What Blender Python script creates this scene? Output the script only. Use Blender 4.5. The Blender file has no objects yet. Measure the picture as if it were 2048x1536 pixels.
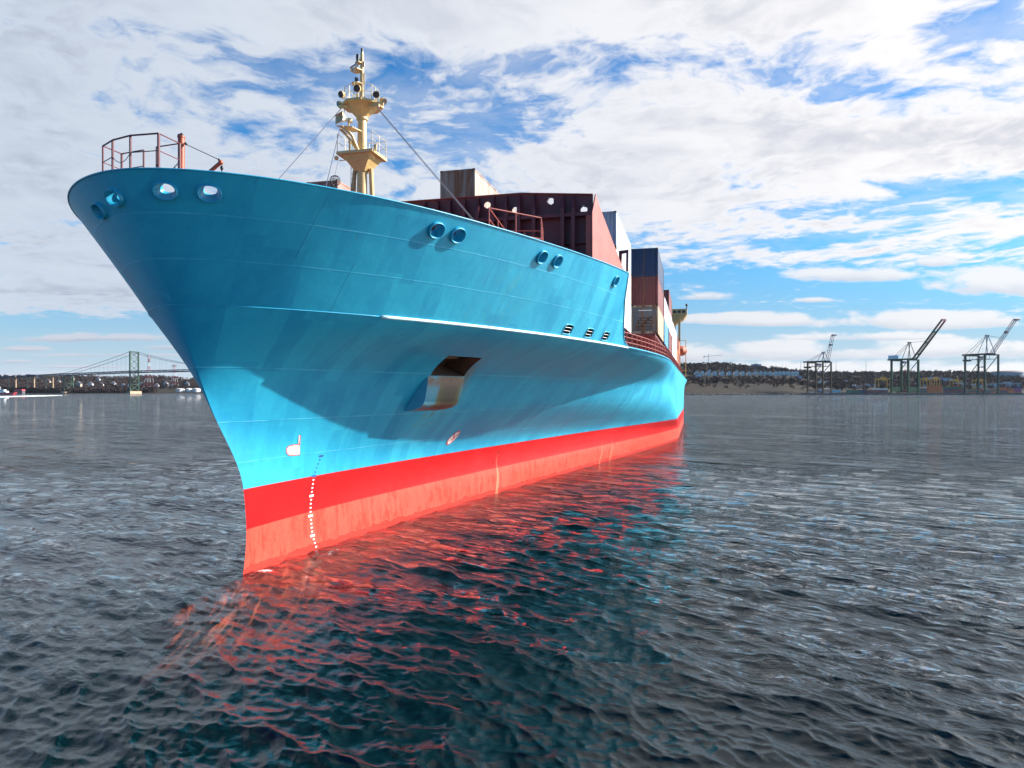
import bpy, math, random
import numpy as np
from math import sin, cos, pi, radians, sqrt, atan2, floor
from mathutils import Vector, Matrix

random.seed(7)
RNG = np.random.RandomState(11)
scene = bpy.context.scene
COL = scene.collection

# ------------------------------------------------------------------ camera
# world frame: X to port, Y aft along the ship, Z up, water at 0
CX, CH, FPX, ALPHA = 19.1088, 8.1, 1400.0, radians(14.668)
CA, SA = cos(ALPHA), sin(ALPHA)
cam_data = bpy.data.cameras.new("camera")
cam_data.sensor_fit = 'HORIZONTAL'
cam_data.sensor_width = 36.0
cam_data.lens = 36.0 * FPX / 2048
cam_data.shift_y = 12.0 / 2048
cam_data.clip_start = 0.1
cam_data.clip_end = 30000
cam = bpy.data.objects.new("camera", cam_data)
cam.location = (CX, 0, CH)
cam.rotation_euler = (pi / 2, 0, ALPHA)
COL.objects.link(cam)
scene.camera = cam

# ------------------------------------------------------------------ view
scene.view_settings.view_transform = 'Standard'
scene.view_settings.look = 'None'
scene.view_settings.gamma = 1.0
scene.view_settings.use_curve_mapping = False
scene.view_settings.exposure = 1.38
scene.render.engine = 'CYCLES'
scene.cycles.max_bounces = 8
scene.cycles.transparent_max_bounces = 12
scene.cycles.sample_clamp_indirect = 6.0
scene.cycles.sample_clamp_direct = 12.0
scene.cycles.use_denoising = True

# ------------------------------------------------------------------ sun
SUN = Vector((cos(radians(30.2)) * cos(radians(24.9)), cos(radians(30.2)) * sin(radians(24.9)), sin(radians(30.2))))      # towards the sun
SUN_EL = math.asin(SUN.z)
SUN_ROT = atan2(SUN.x, SUN.y)
sl = bpy.data.lights.new("sun", 'SUN')
sl.energy = 5.0
sl.angle = radians(0.5)
sl.color = (1.0, 0.94, 0.86)
so = bpy.data.objects.new("sun", sl)
so.rotation_euler = SUN.to_track_quat('Z', 'Y').to_euler()
so.location = (60, 60, 60)
COL.objects.link(so)


# ------------------------------------------------------------------ node helpers
class NT:
    """tiny expression builder for shader node trees"""
    def __init__(self, tree):
        self.t = tree
        self.n = tree.nodes
        self.l = tree.links

    def new(self, typ, **kw):
        nd = self.n.new(typ)
        for k, v in kw.items():
            setattr(nd, k, v)
        return nd

    def put(self, sock, v):
        if isinstance(v, (int, float)):
            sock.default_value = v
        elif isinstance(v, (tuple, list)):
            if len(v) == 3 and len(sock.default_value) == 4:
                v = (*v, 1.0)
            sock.default_value = v
        else:
            self.l.new(v, sock)

    def m(self, op, a, b=0.0, c=None, clamp=False):
        nd = self.new('ShaderNodeMath', operation=op, use_clamp=clamp)
        self.put(nd.inputs[0], a)
        self.put(nd.inputs[1], b)
        if c is not None:
            self.put(nd.inputs[2], c)
        return nd.outputs[0]

    def add(self, a, b): return self.m('ADD', a, b)
    def sub(self, a, b): return self.m('SUBTRACT', a, b)
    def mul(self, a, b): return self.m('MULTIPLY', a, b)
    def div(self, a, b): return self.m('DIVIDE', a, b)

    def step(self, x, lo, hi, to0=0.0, to1=1.0):
        nd = self.new('ShaderNodeMapRange', interpolation_type='SMOOTHSTEP')
        self.put(nd.inputs['Value'], x)
        self.put(nd.inputs['From Min'], lo)
        self.put(nd.inputs['From Max'], hi)
        self.put(nd.inputs['To Min'], to0)
        self.put(nd.inputs['To Max'], to1)
        return nd.outputs[0]

    def xyz(self, v):
        nd = self.new('ShaderNodeSeparateXYZ')
        self.l.new(v, nd.inputs[0])
        return nd.outputs

    def vec(self, x, y, z):
        nd = self.new('ShaderNodeCombineXYZ')
        for i, q in enumerate((x, y, z)):
            self.put(nd.inputs[i], q)
        return nd.outputs[0]

    def noise(self, v, scale, detail=4.0, rough=0.55, dist=0.0, lac=2.0, out=0):
        nd = self.new('ShaderNodeTexNoise')
        if v is not None:
            self.l.new(v, nd.inputs['Vector'])
        self.put(nd.inputs['Scale'], scale)
        self.put(nd.inputs['Detail'], detail)
        self.put(nd.inputs['Roughness'], rough)
        self.put(nd.inputs['Distortion'], dist)
        self.put(nd.inputs['Lacunarity'], lac)
        return nd.outputs[out]

    def mix(self, f, a, b, blend='MIX'):
        nd = self.new('ShaderNodeMix', data_type='RGBA', blend_type=blend)
        self.put(nd.inputs[0], f)
        self.put(nd.inputs[6], a)
        self.put(nd.inputs[7], b)
        return nd.outputs[2]

    def gauss(self, x, c, w):
        """exp(-((x-c)/w)^2)"""
        d = self.div(self.sub(x, c), w)
        return self.m('POWER', 2.71828, self.mul(self.mul(d, d), -1.0))

    def gauss2(self, x, y, cx, cy, wx, wy):
        dx = self.div(self.sub(x, cx), wx)
        dy = self.div(self.sub(y, cy), wy)
        return self.m('POWER', 2.71828, self.mul(self.add(self.mul(dx, dx), self.mul(dy, dy)), -1.0))

    def mapping(self, v, scale=(1, 1, 1), loc=(0, 0, 0), rot=(0, 0, 0)):
        nd = self.new('ShaderNodeMapping')
        self.l.new(v, nd.inputs['Vector'])
        nd.inputs['Scale'].default_value = scale
        nd.inputs['Location'].default_value = loc
        nd.inputs['Rotation'].default_value = rot
        return nd.outputs[0]


# ------------------------------------------------------------------ world: sky with broken clouds
world = bpy.data.worlds.new("World")
scene.world = world
world.use_nodes = True
world.cycles.sampling_method = 'MANUAL'
world.cycles.sample_map_resolution = 512
wt = NT(world.node_tree)
wt.n.clear()
SKY = 0.043
sky = wt.new('ShaderNodeTexSky', sky_type='NISHITA')
sky.sun_disc = False
sky.sun_elevation = SUN_EL
sky.sun_rotation = SUN_ROT
sky.air_density = 1.0
sky.dust_density = 0.3
sky.ozone_density = 2.0
geo = wt.new('ShaderNodeTexCoord')
dx, dy, dz = wt.xyz(geo.outputs['Generated'])
# compass coordinates: a to the right of the ship's bow view, b ahead, elevation tangent e
ra = wt.add(wt.mul(dx, CA), wt.mul(dy, SA))
rb = wt.add(wt.mul(dx, -SA), wt.mul(dy, CA))
den = wt.add(wt.m('MAXIMUM', dz, 0.0), 0.10)
pu = wt.div(ra, den)
pv = wt.div(rb, den)
P = wt.vec(pu, pv, 0.0)
rbs = wt.m('MAXIMUM', rb, 0.15)
az = wt.div(ra, rbs)
el = wt.div(dz, rbs)
# domain warp, then a coarse mass, cloudlets and wisps
warp = wt.noise(P, 1.3, 4.0, 0.55, out=1)
wv = wt.new('ShaderNodeVectorMath', operation='MULTIPLY_ADD')
wt.l.new(warp, wv.inputs[0])
wv.inputs[1].default_value = (0.5, 0.5, 0)
wt.l.new(P, wv.inputs[2])
PW = wv.outputs[0]
big = wt.noise(PW, 0.9, 4.0, 0.5)
puff = wt.noise(PW, 4.4, 9.0, 0.58, 0.0)
cell = wt.noise(PW, 11.0, 7.0, 0.60, 0.0)
wisp = wt.noise(wt.mapping(PW, (1.0, 1.6, 1), rot=(0, 0, 0.45)), 2.6, 9.0, 0.60, 0.1)
dens = wt.add(wt.add(wt.mul(big, 0.45), wt.mul(puff, 0.64)), wt.add(wt.mul(wisp, 0.30), wt.mul(cell, 0.71)))
# long streets of cloud low to the right, tilted against the horizon
SV = wt.vec(wt.mul(az, 2.2), wt.mul(wt.sub(el, wt.mul(az, 0.155)), 26.0), 0.0)
street = wt.sub(wt.noise(SV, 1.0, 8.0, 0.62, 0.35), 0.5)
smask = wt.mul(wt.step(az, 0.10, 0.30), wt.mul(wt.step(el, 0.12, 0.16), wt.step(el, 0.24, 0.32, 1.0, 0.0)))
dens = wt.add(dens, wt.mul(wt.mul(street, smask), 1.5))
HOLES = [  # azimuth, elevation, widths, strength (+ cloud, - clear)
    (-0.33, 0.49, 0.13, 0.04, -0.11), (-0.17, 0.49, 0.07, 0.05, -0.08), (-0.28, 0.42, 0.14, 0.05, -0.12),
    (0.02, 0.465, 0.11, 0.024, -0.12), (0.10, 0.485, 0.12, 0.016, -0.10), (0.01, 0.39, 0.09, 0.04, -0.17), (-0.06, 0.36, 0.09, 0.04, -0.14),
    (-0.13, 0.44, 0.08, 0.06, -0.10), (0.66, 0.512, 0.07, 0.012, -0.20), (0.70, 0.545, 0.06, 0.02, -0.05), (0.64, 0.535, 0.04, 0.015, -0.14),
    (0.46, 0.445, 0.16, 0.03, -0.06), (0.50, 0.40, 0.12, 0.03, -0.12), (0.62, 0.42, 0.14, 0.03, -0.10), (0.36, 0.44, 0.12, 0.03, -0.05),
    (0.68, 0.290, 0.20, 0.024, -0.22), (0.50, 0.262, 0.16, 0.020, -0.16), (0.36, 0.220, 0.12, 0.016, -0.14), (0.34, 0.30, 0.06, 0.05, -0.16),
    (0.38, 0.150, 0.30, 0.022, -0.26), (0.62, 0.21, 0.22, 0.022, -0.16), (0.62, 0.165, 0.14, 0.02, -0.22),
    (-0.62, 0.070, 0.60, 0.032, -0.60), (0.55, 0.07, 0.60, 0.045, -0.62), (0.20, 0.06, 0.30, 0.05, -0.5),
    (-0.60, 0.30, 0.34, 0.16, 0.16), (-0.55, 0.56, 0.40, 0.07, 0.16), (0.35, 0.36, 0.34, 0.08, 0.24), (-0.72, 0.42, 0.14, 0.12, 0.14), (0.20, 0.55, 0.40, 0.05, 0.24), (0.52, 0.53, 0.12, 0.04, 0.16), (-0.10, 0.55, 0.2, 0.03, 0.14), (-0.19, 0.515, 0.09, 0.045, 0.10), (-0.08, 0.50, 0.08, 0.03, 0.06),
    (0.20, 0.32, 0.20, 0.10, 0.16), (0.66, 0.36, 0.16, 0.05, 0.16), (0.30, 0.245, 0.14, 0.03, 0.14), (-0.62, 0.14, 0.30, 0.035, 0.16), (0.62, 0.47, 0.14, 0.025, 0.12),
]
for (ca_, ce_, wa_, we_, st_) in HOLES:
    dens = wt.add(dens, wt.mul(wt.gauss2(az, el, ca_, ce_, wa_, we_), st_))
# unseen cloud overhead and behind the viewer thinned to dim and cool the bow
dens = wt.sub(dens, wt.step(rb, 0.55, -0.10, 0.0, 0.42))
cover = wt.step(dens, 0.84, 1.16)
veil = wt.mul(wt.mul(wt.step(el, 0.14, 0.28), wt.step(rb, 0.0, 0.5)), wt.mul(wt.step(wt.noise(PW, 3.0, 6.0, 0.6), 0.3, 0.7), 0.42))
cover = wt.m('MAXIMUM', cover, veil)
thick = wt.step(dens, 1.06, 1.42)
# brightness: silver near the sun side, grey undersides where the deck is thick
sd = wt.new('ShaderNodeVectorMath', operation='DOT_PRODUCT')
wt.l.new(geo.outputs['Generated'], sd.inputs[0])
sd.inputs[1].default_value = tuple(SUN)
tosun = wt.step(sd.outputs['Value'], -0.2, 0.95)
lit = wt.mix(tosun, (0.82, 0.92, 1.07), (1.40, 1.36, 1.36))
shade = wt.mix(tosun, (0.60, 0.68, 0.84), (0.95, 0.97, 1.06))
lit = wt.mix(wt.step(sd.outputs['Value'], 0.76, 0.98), lit, (8.0, 7.7, 7.2))  # out-of-frame cloud by the sun boosted to brighten the water and lit side
tex = wt.noise(PW, 2.0, 7.0, 0.6)
gmask = wt.mul(thick, wt.step(tex, 0.38, 0.64))
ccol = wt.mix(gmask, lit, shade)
# separate low heaps with flat grey bases
CV = wt.vec(wt.mul(az, 9.0), wt.mul(el, 26.0), 3.0)
cn = wt.noise(CV, 1.0, 7.0, 0.60, 0.2)
CUMULI = [(0.49, 0.163, 0.085, 0.020), (0.604, 0.182, 0.036, 0.011), (0.34, 0.0986, 0.105, 0.014), (0.72, 0.150, 0.135, 0.032), (0.60, 0.098, 0.17, 0.020),
          (0.44, 0.128, 0.045, 0.006), (0.28, 0.132, 0.06, 0.009), (0.38, 0.052, 0.20, 0.018), (0.64, 0.056, 0.22, 0.020), (0.50, 0.026, 0.36, 0.016), (0.52, 0.075, 0.12, 0.009), (0.20, 0.05, 0.20, 0.02),
          (-0.59, 0.073, 0.115, 0.0085), (-0.70, 0.058, 0.042, 0.0045), (-0.56, 0.0495, 0.11, 0.0035), (-0.71, 0.040, 0.036, 0.004), (-0.49, 0.060, 0.07, 0.006), (-0.64, 0.033, 0.10, 0.003), (-0.9, 0.07, 0.12, 0.012), (1.0, 0.10, 0.25, 0.03)]
cd, cs_ = None, None
for (ca_, ce_, wa_, we_) in CUMULI:
    ex = wt.div(wt.sub(az, ca_), wa_)
    ey = wt.div(wt.sub(el, ce_), we_)
    eyf = wt.m('MULTIPLY', ey, wt.m('ADD', 1.0, wt.step(ey, 0.0, -0.4, 0.0, 0.9)))
    q = wt.sub(1.0, wt.add(wt.mul(ex, ex), wt.mul(eyf, eyf)))
    if cd is None:
        cd, cs_ = q, ey
    else:
        g = wt.m('GREATER_THAN', q, cd)
        cs_ = wt.add(wt.mul(g, ey), wt.mul(wt.sub(1.0, g), cs_))
        cd = wt.m('MAXIMUM', cd, q)
cdn = wt.add(wt.m('MAXIMUM', cd, -3.0), wt.mul(wt.sub(cn, 0.46), 5.0))
ccov = wt.step(cdn, 0.0, 0.9)
cshade = wt.step(wt.add(cs_, wt.mul(wt.sub(cn, 0.5), 1.6)), -0.75, 0.35)
clow = wt.mix(cshade, wt.mix(tosun, (0.46, 0.54, 0.72), (0.86, 0.90, 1.02)), wt.mix(tosun, (0.82, 0.88, 1.0), (1.34, 1.32, 1.32)))
ccol = wt.mix(ccov, ccol, clow)
cover = wt.m('MAXIMUM', cover, wt.mul(ccov, 0.92))
bg_sky = wt.new('ShaderNodeBackground')
satn = wt.new('ShaderNodeHueSaturation')
satn.inputs['Saturation'].default_value = 1.25
wt.l.new(sky.outputs[0], satn.inputs['Color'])
tint = wt.mix(wt.step(el, 0.0, 0.26), (0.62, 0.90, 1.10), (0.45, 1.24, 1.58))
skc = wt.mix(1.0, satn.outputs[0], tint, 'MULTIPLY')
# pale blue air low over the horizon
skc = wt.mix(wt.step(el, 0.0, 0.24, 0.95, 0.0), skc, wt.mix(wt.step(el, 0.02, 0.14), (4.7, 5.9, 7.1), (3.0, 5.0, 7.4)))
wt.l.new(skc, bg_sky.inputs['Color'])
bg_sky.inputs['Strength'].default_value = SKY
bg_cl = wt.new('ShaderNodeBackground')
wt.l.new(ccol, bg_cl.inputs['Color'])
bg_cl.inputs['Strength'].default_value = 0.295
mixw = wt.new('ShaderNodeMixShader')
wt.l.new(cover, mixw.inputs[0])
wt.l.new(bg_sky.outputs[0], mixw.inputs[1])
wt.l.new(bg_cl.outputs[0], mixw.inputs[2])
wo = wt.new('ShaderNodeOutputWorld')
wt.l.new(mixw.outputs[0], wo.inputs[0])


# ------------------------------------------------------------------ mesh builder
def unit(v):
    v = np.asarray(v, float)
    return v / max(np.linalg.norm(v), 1e-12)


class MB:
    def __init__(self):
        self.v, self.f, self.mi, self.cur = [], [], [], 0

    def mat(self, i):
        self.cur = i
        return self

    def addv(self, pts):
        n = len(self.v)
        self.v.extend([tuple(map(float, p)) for p in pts])
        return n

    def face(self, ids):
        self.f.append(tuple(ids))
        self.mi.append(self.cur)

    def quad(self, a, b, c, d):
        n = self.addv((a, b, c, d))
        self.face((n, n + 1, n + 2, n + 3))

    def poly(self, pts):
        n = self.addv(pts)
        self.face(range(n, n + len(pts)))

    def box(self, lo, hi, M=None):
        x0, y0, z0 = lo
        x1, y1, z1 = hi
        p = [(x0, y0, z0), (x1, y0, z0), (x1, y1, z0), (x0, y1, z0), (x0, y0, z1), (x1, y0, z1), (x1, y1, z1), (x0, y1, z1)]
        if M is not None:
            p = [tuple(M @ Vector(q)) for q in p]
        n = self.addv(p)
        for q in ((0, 3, 2, 1), (4, 5, 6, 7), (0, 1, 5, 4), (1, 2, 6, 5), (2, 3, 7, 6), (3, 0, 4, 7)):
            self.face([n + i for i in q])
        return self

    def beam(self, p0, p1, w, h=None, up=(0, 0, 1)):
        """square bar between two points"""
        h = w if h is None else h
        p0, p1 = np.array(p0, float), np.array(p1, float)
        d = unit(p1 - p0)
        up = np.array(up, float)
        if abs(d @ up) > 0.97:
            up = np.array((1.0, 0, 0))
        s = unit(np.cross(d, up))
        t = np.cross(s, d)
        ring = [(-w / 2, -h / 2), (w / 2, -h / 2), (w / 2, h / 2), (-w / 2, h / 2)]
        n = self.addv([p0 + s * a + t * b for a, b in ring] + [p1 + s * a + t * b for a, b in ring])
        for i in range(4):
            j = (i + 1) % 4
            self.face((n + i, n + j, n + 4 + j, n + 4 + i))
        self.face((n + 3, n + 2, n + 1, n))
        self.face((n + 4, n + 5, n + 6, n + 7))
        return self

    def tube(self, pts, r, n=8, closed=False, cap=True):
        """round tube along a path; r a number or one per point"""
        pts = [np.array(p, float) for p in pts]
        m = len(pts)
        rs = r if hasattr(r, '__len__') else [r] * m
        prev = None
        base = len(self.v)
        for i, p in enumerate(pts):
            if closed:
                d = unit(pts[(i + 1) % m] - pts[i - 1])
            else:
                d = unit(pts[min(i + 1, m - 1)] - pts[max(i - 1, 0)])
            if prev is None:
                ref = np.array((0, 0, 1.0)) if abs(d[2]) < 0.9 else np.array((1.0, 0, 0))
                s = unit(np.cross(d, ref))
            else:
                s = unit(prev - d * (prev @ d))
            prev = s
            t = np.cross(d, s)
            self.addv([p + rs[i] * (s * cos(2 * pi * k / n) + t * sin(2 * pi * k / n)) for k in range(n)])
        for i in range(m if closed else m - 1):
            a, b = base + i * n, base + ((i + 1) % m) * n
            for k in range(n):
                q = (k + 1) % n
                self.face((a + k, a + q, b + q, b + k))
        if cap and not closed:
            self.face(range(base + n - 1, base - 1, -1))
            self.face(range(base + (m - 1) * n, base + m * n))
        return self

    def prism(self, poly, a, b):
        """extrude a 3D polygon from offset a to offset b (vectors)"""
        k = len(poly)
        a, b = np.array(a, float), np.array(b, float)
        n = self.addv([np.array(p) + a for p in poly] + [np.array(p) + b for p in poly])
        self.face(range(n + k - 1, n - 1, -1))
        self.face(range(n + k, n + 2 * k))
        for i in range(k):
            j = (i + 1) % k
            self.face((n + i, n + j, n + k + j, n + k + i))
        return self

    def ball(self, c, r, nu=10, nv=7):
        r = r if hasattr(r, '__len__') else (r, r, r)
        n = len(self.v)
        for j in range(nv + 1):
            ph = -pi / 2 + pi * j / nv
            self.addv([(c[0] + r[0] * cos(ph) * cos(2 * pi * i / nu), c[1] + r[1] * cos(ph) * sin(2 * pi * i / nu), c[2] + r[2] * sin(ph)) for i in range(nu)])
        for j in range(nv):
            for i in range(nu):
                q = (i + 1) % nu
                self.face((n + j * nu + i, n + j * nu + q, n + (j + 1) * nu + q, n + (j + 1) * nu + i))
        return self

    def grid(self, pts, keep=None):
        """pts: array (rows, cols, 3)"""
        R, C = pts.shape[:2]
        n = self.addv(pts.reshape(-1, 3))
        for i in range(R - 1):
            for j in range(C - 1):
                if keep is None or keep[i, j]:
                    self.face((n + i * C + j, n + i * C + j + 1, n + (i + 1) * C + j + 1, n + (i + 1) * C + j))
        return n


OFF = {}


def obj(name, mb, mats, parent=None, smooth=False, local=False, loc=None):
    """link a builder's content as ONE mesh object; vertices are in world space unless local"""
    me = bpy.data.meshes.new(name)
    off = np.zeros(3)
    if parent is not None and not local:
        off = OFF.get(parent.name, np.zeros(3))
    vs = mb.v
    if off.any():
        vs = [(a - off[0], b - off[1], c - off[2]) for a, b, c in vs]
    me.from_pydata(vs, [], mb.f)
    mats = mats if isinstance(mats, (list, tuple)) else [mats]
    for m_ in mats:
        me.materials.append(m_)
    if len(mats) > 1:
        me.polygons.foreach_set('material_index', mb.mi)
    if smooth:
        me.polygons.foreach_set('use_smooth', [True] * len(me.polygons))
        if smooth != 'all':
            me.set_sharp_from_angle(angle=radians(35))
    me.update()
    o = bpy.data.objects.new(name, me)
    COL.objects.link(o)
    if parent is not None:
        o.parent = parent
        OFF[o.name] = off
    if loc is not None:
        o.location = loc
    return o


def tag(o, label, cat, group=None):
    o['label'] = label
    o['category'] = cat
    if group:
        o['group'] = group
    return o


def thing(name, label, cat, loc=(0, 0, 0), rotz=0.0, group=None):
    o = bpy.data.objects.new(name, None)
    o.empty_display_size = 0.5
    COL.objects.link(o)
    o.location = loc
    o.rotation_euler = (0, 0, rotz)
    OFF[o.name] = np.array(loc, float)
    return tag(o, label, cat, group)


def setting(name, mb, mats, kind='structure', smooth=False):
    o = obj(name, mb, mats, None, smooth)
    o['kind'] = kind
    return o


def copy_tree(o, parent=None):
    c = o.copy()
    COL.objects.link(c)
    if parent is not None:
        c.parent = parent
    for ch in list(o.children):
        copy_tree(ch, c)
    return c


def far(px, dist, z=0.0):
    """a point at a compass bearing (as tangent units/1400 right of the view axis) and forward distance"""
    r = (px - 1024) / FPX
    return np.array((CX - SA * dist + CA * r * dist, CA * dist + SA * r * dist, z))


def zat(py, dist):
    """height seen at elevation py for a forward distance"""
    return CH + (780 - py) / FPX * dist


# ------------------------------------------------------------------ materials
def principled(name, col, rough=0.5, metal=0.0, var=0.15, scale=3.0, bump=0.0, bscale=20.0, spec=0.5, rust=0.0, stretch=(1, 1, 1), coat=0.0):
    m = bpy.data.materials.new(name)
    m.use_nodes = True
    t = NT(m.node_tree)
    b = t.n['Principled BSDF']
    tc = t.new('ShaderNodeTexCoord').outputs['Object']
    if stretch != (1, 1, 1):
        tc = t.mapping(tc, stretch)
    n1 = t.noise(tc, scale, 6.0, 0.6)
    n2 = t.noise(tc, scale * 7.0, 4.0, 0.6)
    k = t.add(t.mul(n1, 0.7), t.mul(n2, 0.3))
    lo = tuple(c * (1 - var) for c in col)
    hi = tuple(min(1.0, c * (1 + var)) for c in col)
    c = t.mix(t.step(k, 0.3, 0.7), lo, hi)
    if rust > 0:
        nr = t.noise(t.mapping(tc, (1.0, 1.0, 0.25)), scale * 1.7, 8.0, 0.65, 0.6)
        rm = t.step(nr, 0.62 - rust * 0.25, 0.78 - rust * 0.2)
        c = t.mix(rm, c, t.mix(n2, (0.10, 0.035, 0.012), (0.24, 0.10, 0.03)))
    t.l.new(c, b.inputs['Base Color'])
    t.put(b.inputs['Roughness'], t.step(n1, 0.2, 0.8, max(0.02, rough - 0.1), min(1, rough + 0.1)))
    b.inputs['Metallic'].default_value = metal
    b.inputs['Specular IOR Level'].default_value = spec
    b.inputs['Coat Weight'].default_value = coat
    if bump > 0:
        bn = t.new('ShaderNodeBump')
        bn.inputs['Strength'].default_value = 1.0
        bn.inputs['Distance'].default_value = bump
        t.l.new(t.noise(tc, bscale, 5.0, 0.6), bn.inputs['Height'])
        t.l.new(bn.outputs[0], b.inputs['Normal'])
    return m


def hull_material():
    m = bpy.data.materials.new("hull_paint")
    m.use_nodes = True
    t = NT(m.node_tree)
    b = t.n['Principled BSDF']
    g = t.new('ShaderNodeNewGeometry')
    pos = g.outputs['Position']
    x, y, z = t.xyz(pos)
    # roller-painted strips: each patch a shade of its own
    cy = t.m('FLOOR', t.div(t.add(y, t.mul(z, 0.35)), 0.85))
    cz = t.m('FLOOR', t.div(t.add(z, t.mul(t.m('FLOOR', t.div(y, 2.55)), 0.37)), 2.1))
    wn = t.new('ShaderNodeTexWhiteNoise', noise_dimensions='3D')
    t.l.new(t.vec(cy, cz, t.m('SIGN', x)), wn.inputs['Vector'])
    cloud = t.noise(pos, 0.22, 6.0, 0.6)
    strk = t.noise(t.mapping(pos, (1, 2.4, 0.18)), 1.0, 6.0, 0.65)
    fine = t.noise(pos, 6.0, 5.0, 0.7)
    blue_a, blue_b = (0.005, 0.208, 0.370), (0.022, 0.355, 0.505)
    k = t.add(t.add(t.mul(wn.outputs[0], 0.15), t.mul(cloud, 0.55)), t.add(t.mul(strk, 0.25), t.mul(fine, 0.16)))
    blue = t.mix(t.step(k, 0.28, 0.80), blue_a, blue_b)
    # weld seams
    seam = None
    for zz in (4.95, 6.75, 9.0, 12.9, 14.35):
        q = t.step(t.m('ABSOLUTE', t.sub(z, t.add(zz, t.mul(t.sub(cloud, 0.5), 0.06)))), 0.012, 0.032, 1.0, 0.0)
        seam = q if seam is None else t.m('MAXIMUM', seam, q)
    jog = t.mul(t.m('FLOOR', t.div(z, 2.2)), 1.9)
    yy = t.div(t.add(t.add(y, jog), t.mul(z, 0.18)), 8.4)
    fr = t.m('ABSOLUTE', t.sub(t.m('FRACT', yy), 0.5))
    seamv = t.step(fr, 0.0018, 0.0042, 0.7, 0.0)
    seam_all = t.m('MAXIMUM', seam, seamv)
    blue = t.mix(t.mul(seam, t.step(t.noise(pos, 0.6, 2.0), 0.35, 0.6, 0.04, 0.34)), blue, (0.14, 0.50, 0.72))
    blue = t.mix(t.mul(seamv, 0.45), blue, (0.012, 0.14, 0.24))
    # rust weeping from the anchor pocket and an old green stain
    run = t.noise(t.mapping(pos, (2.0, 5.5, 0.22)), 1.0, 6.0, 0.7)
    r1 = t.mul(t.gauss2(y, z, 39.9, 6.3, 1.4, 0.95), t.step(run, 0.50, 0.66))
    r2 = t.mul(t.gauss2(t.add(y, t.mul(z, 1.05)), z, 48.85, 8.9, 0.40, 0.9), t.step(run, 0.36, 0.6))
    r3 = t.mul(t.gauss2(y, z, 34.3, 12.7, 2.0, 1.7), t.step(t.noise(t.mapping(pos, (1, 2.0, 0.35)), 1.0, 6.0, 0.6), 0.42, 0.75, 0.0, 0.55))
    blue = t.mix(t.mul(r3, 0.6), blue, (0.10, 0.33, 0.26))
    blue = t.mix(t.m('MINIMUM', t.mul(r1, 1.1), 0.9), blue, (0.13, 0.14, 0.035))
    blue = t.mix(t.m('MINIMUM', r2, 0.9), blue, (0.16, 0.11, 0.03))
    # small grime below the rail
    gr = t.mul(t.step(t.noise(t.mapping(pos, (3.0, 3.0, 0.35)), 1.0, 6.0, 0.7), 0.58, 0.75), t.step(z, 13.6, 15.2))
    blue = t.mix(t.mul(gr, 0.45), blue, (0.03, 0.15, 0.16))
    # thin rust tears below the chocks and the strake
    tear = t.step(t.noise(t.mapping(pos, (4.0, 7.0, 0.16)), 1.0, 5.0, 0.7), 0.635, 0.72)
    band = t.m('MAXIMUM', t.gauss(z, 14.3, 0.45), t.mul(t.gauss(z, 10.9, 0.7), 0.8))
    blue = t.mix(t.mul(t.mul(tear, band), 0.55), blue, (0.10, 0.10, 0.06))
    scuff = t.mul(t.step(t.noise(t.mapping(pos, (1.0, 0.5, 3.0)), 1.3, 7.0, 0.72), 0.60, 0.70), t.step(z, 9.5, 6.0))
    blue = t.mix(t.mul(scuff, 0.28), blue, (0.10, 0.36, 0.46))
    # boot topping
    red_a, red_b = (0.38, 0.001, 0.002), (0.48, 0.002, 0.004)
    red = t.mix(t.step(t.add(t.mul(cloud, 0.6), t.mul(fine, 0.4)), 0.3, 0.7), red_a, red_b)
    fade = t.mix(t.step(t.add(t.mul(strk, 0.5), t.mul(fine, 0.5)), 0.3, 0.7), (0.36, 0.040, 0.024), (0.44, 0.068, 0.042))
    wash = t.mix(t.step(t.noise(t.mapping(pos, (1, 1.2, 0.5)), 1.5, 6.0, 0.7), 0.48, 0.62), fade, (0.34, 0.030, 0.016))
    wet = t.step(t.add(z, t.mul(t.sub(t.noise(t.mapping(pos, (1, 1, 0.3)), 1.3, 5.0, 0.65), 0.5), 0.7)), 0.27, 0.33)
    low = t.mix(wet, (0.50, 0.035, 0.025), wash)
    # pale discharge runs below the overboard holes
    for (y0, z0) in ((53.4, 3.15), (77.8, 2.45), (81.25, 2.4)):
        dy_ = t.m('ABSOLUTE', t.sub(y, t.sub(y0, t.mul(t.sub(z0, z), 0.10))))
        wdt = t.add(0.06, t.mul(t.sub(z0, z), 0.09))
        q = t.mul(t.step(dy_, t.mul(wdt, 0.3), wdt, 0.8, 0.0), t.step(z, t.sub(z0, 0.02), z0, 1.0, 0.0))
        red = t.mix(t.mul(q, 0.35), red, (0.60, 0.18, 0.10))
        low = t.mix(t.mul(q, 0.6), low, (0.62, 0.24, 0.13))
        hole = t.m('SQRT', t.add(t.mul(t.sub(y, y0), t.sub(y, y0)), t.mul(t.sub(z, z0), t.sub(z, z0))))
        red = t.mix(t.step(hole, 0.10, 0.13, 1.0, 0.0), red, (0.01, 0.01, 0.01))
    edge = t.mul(t.sub(fine, 0.5), 0.02)
    col = t.mix(t.step(t.add(z, edge), 1.93, 1.97), low, red)
    col = t.mix(t.step(t.add(z, t.mul(edge, 0.4)), 3.74, 3.76), col, blue)
    t.l.new(col, b.inputs['Base Color'])
    rg = t.step(t.add(t.mul(cloud, 0.6), t.mul(strk, 0.4)), 0.3, 0.7, 0.36, 0.50)
    t.l.new(t.mix(wet, (0.12, 0.12, 0.12), rg), b.inputs['Roughness'])
    t.l.new(t.step(z, 3.70, 3.80, 0.15, 0.30), b.inputs['Specular IOR Level'])
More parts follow.
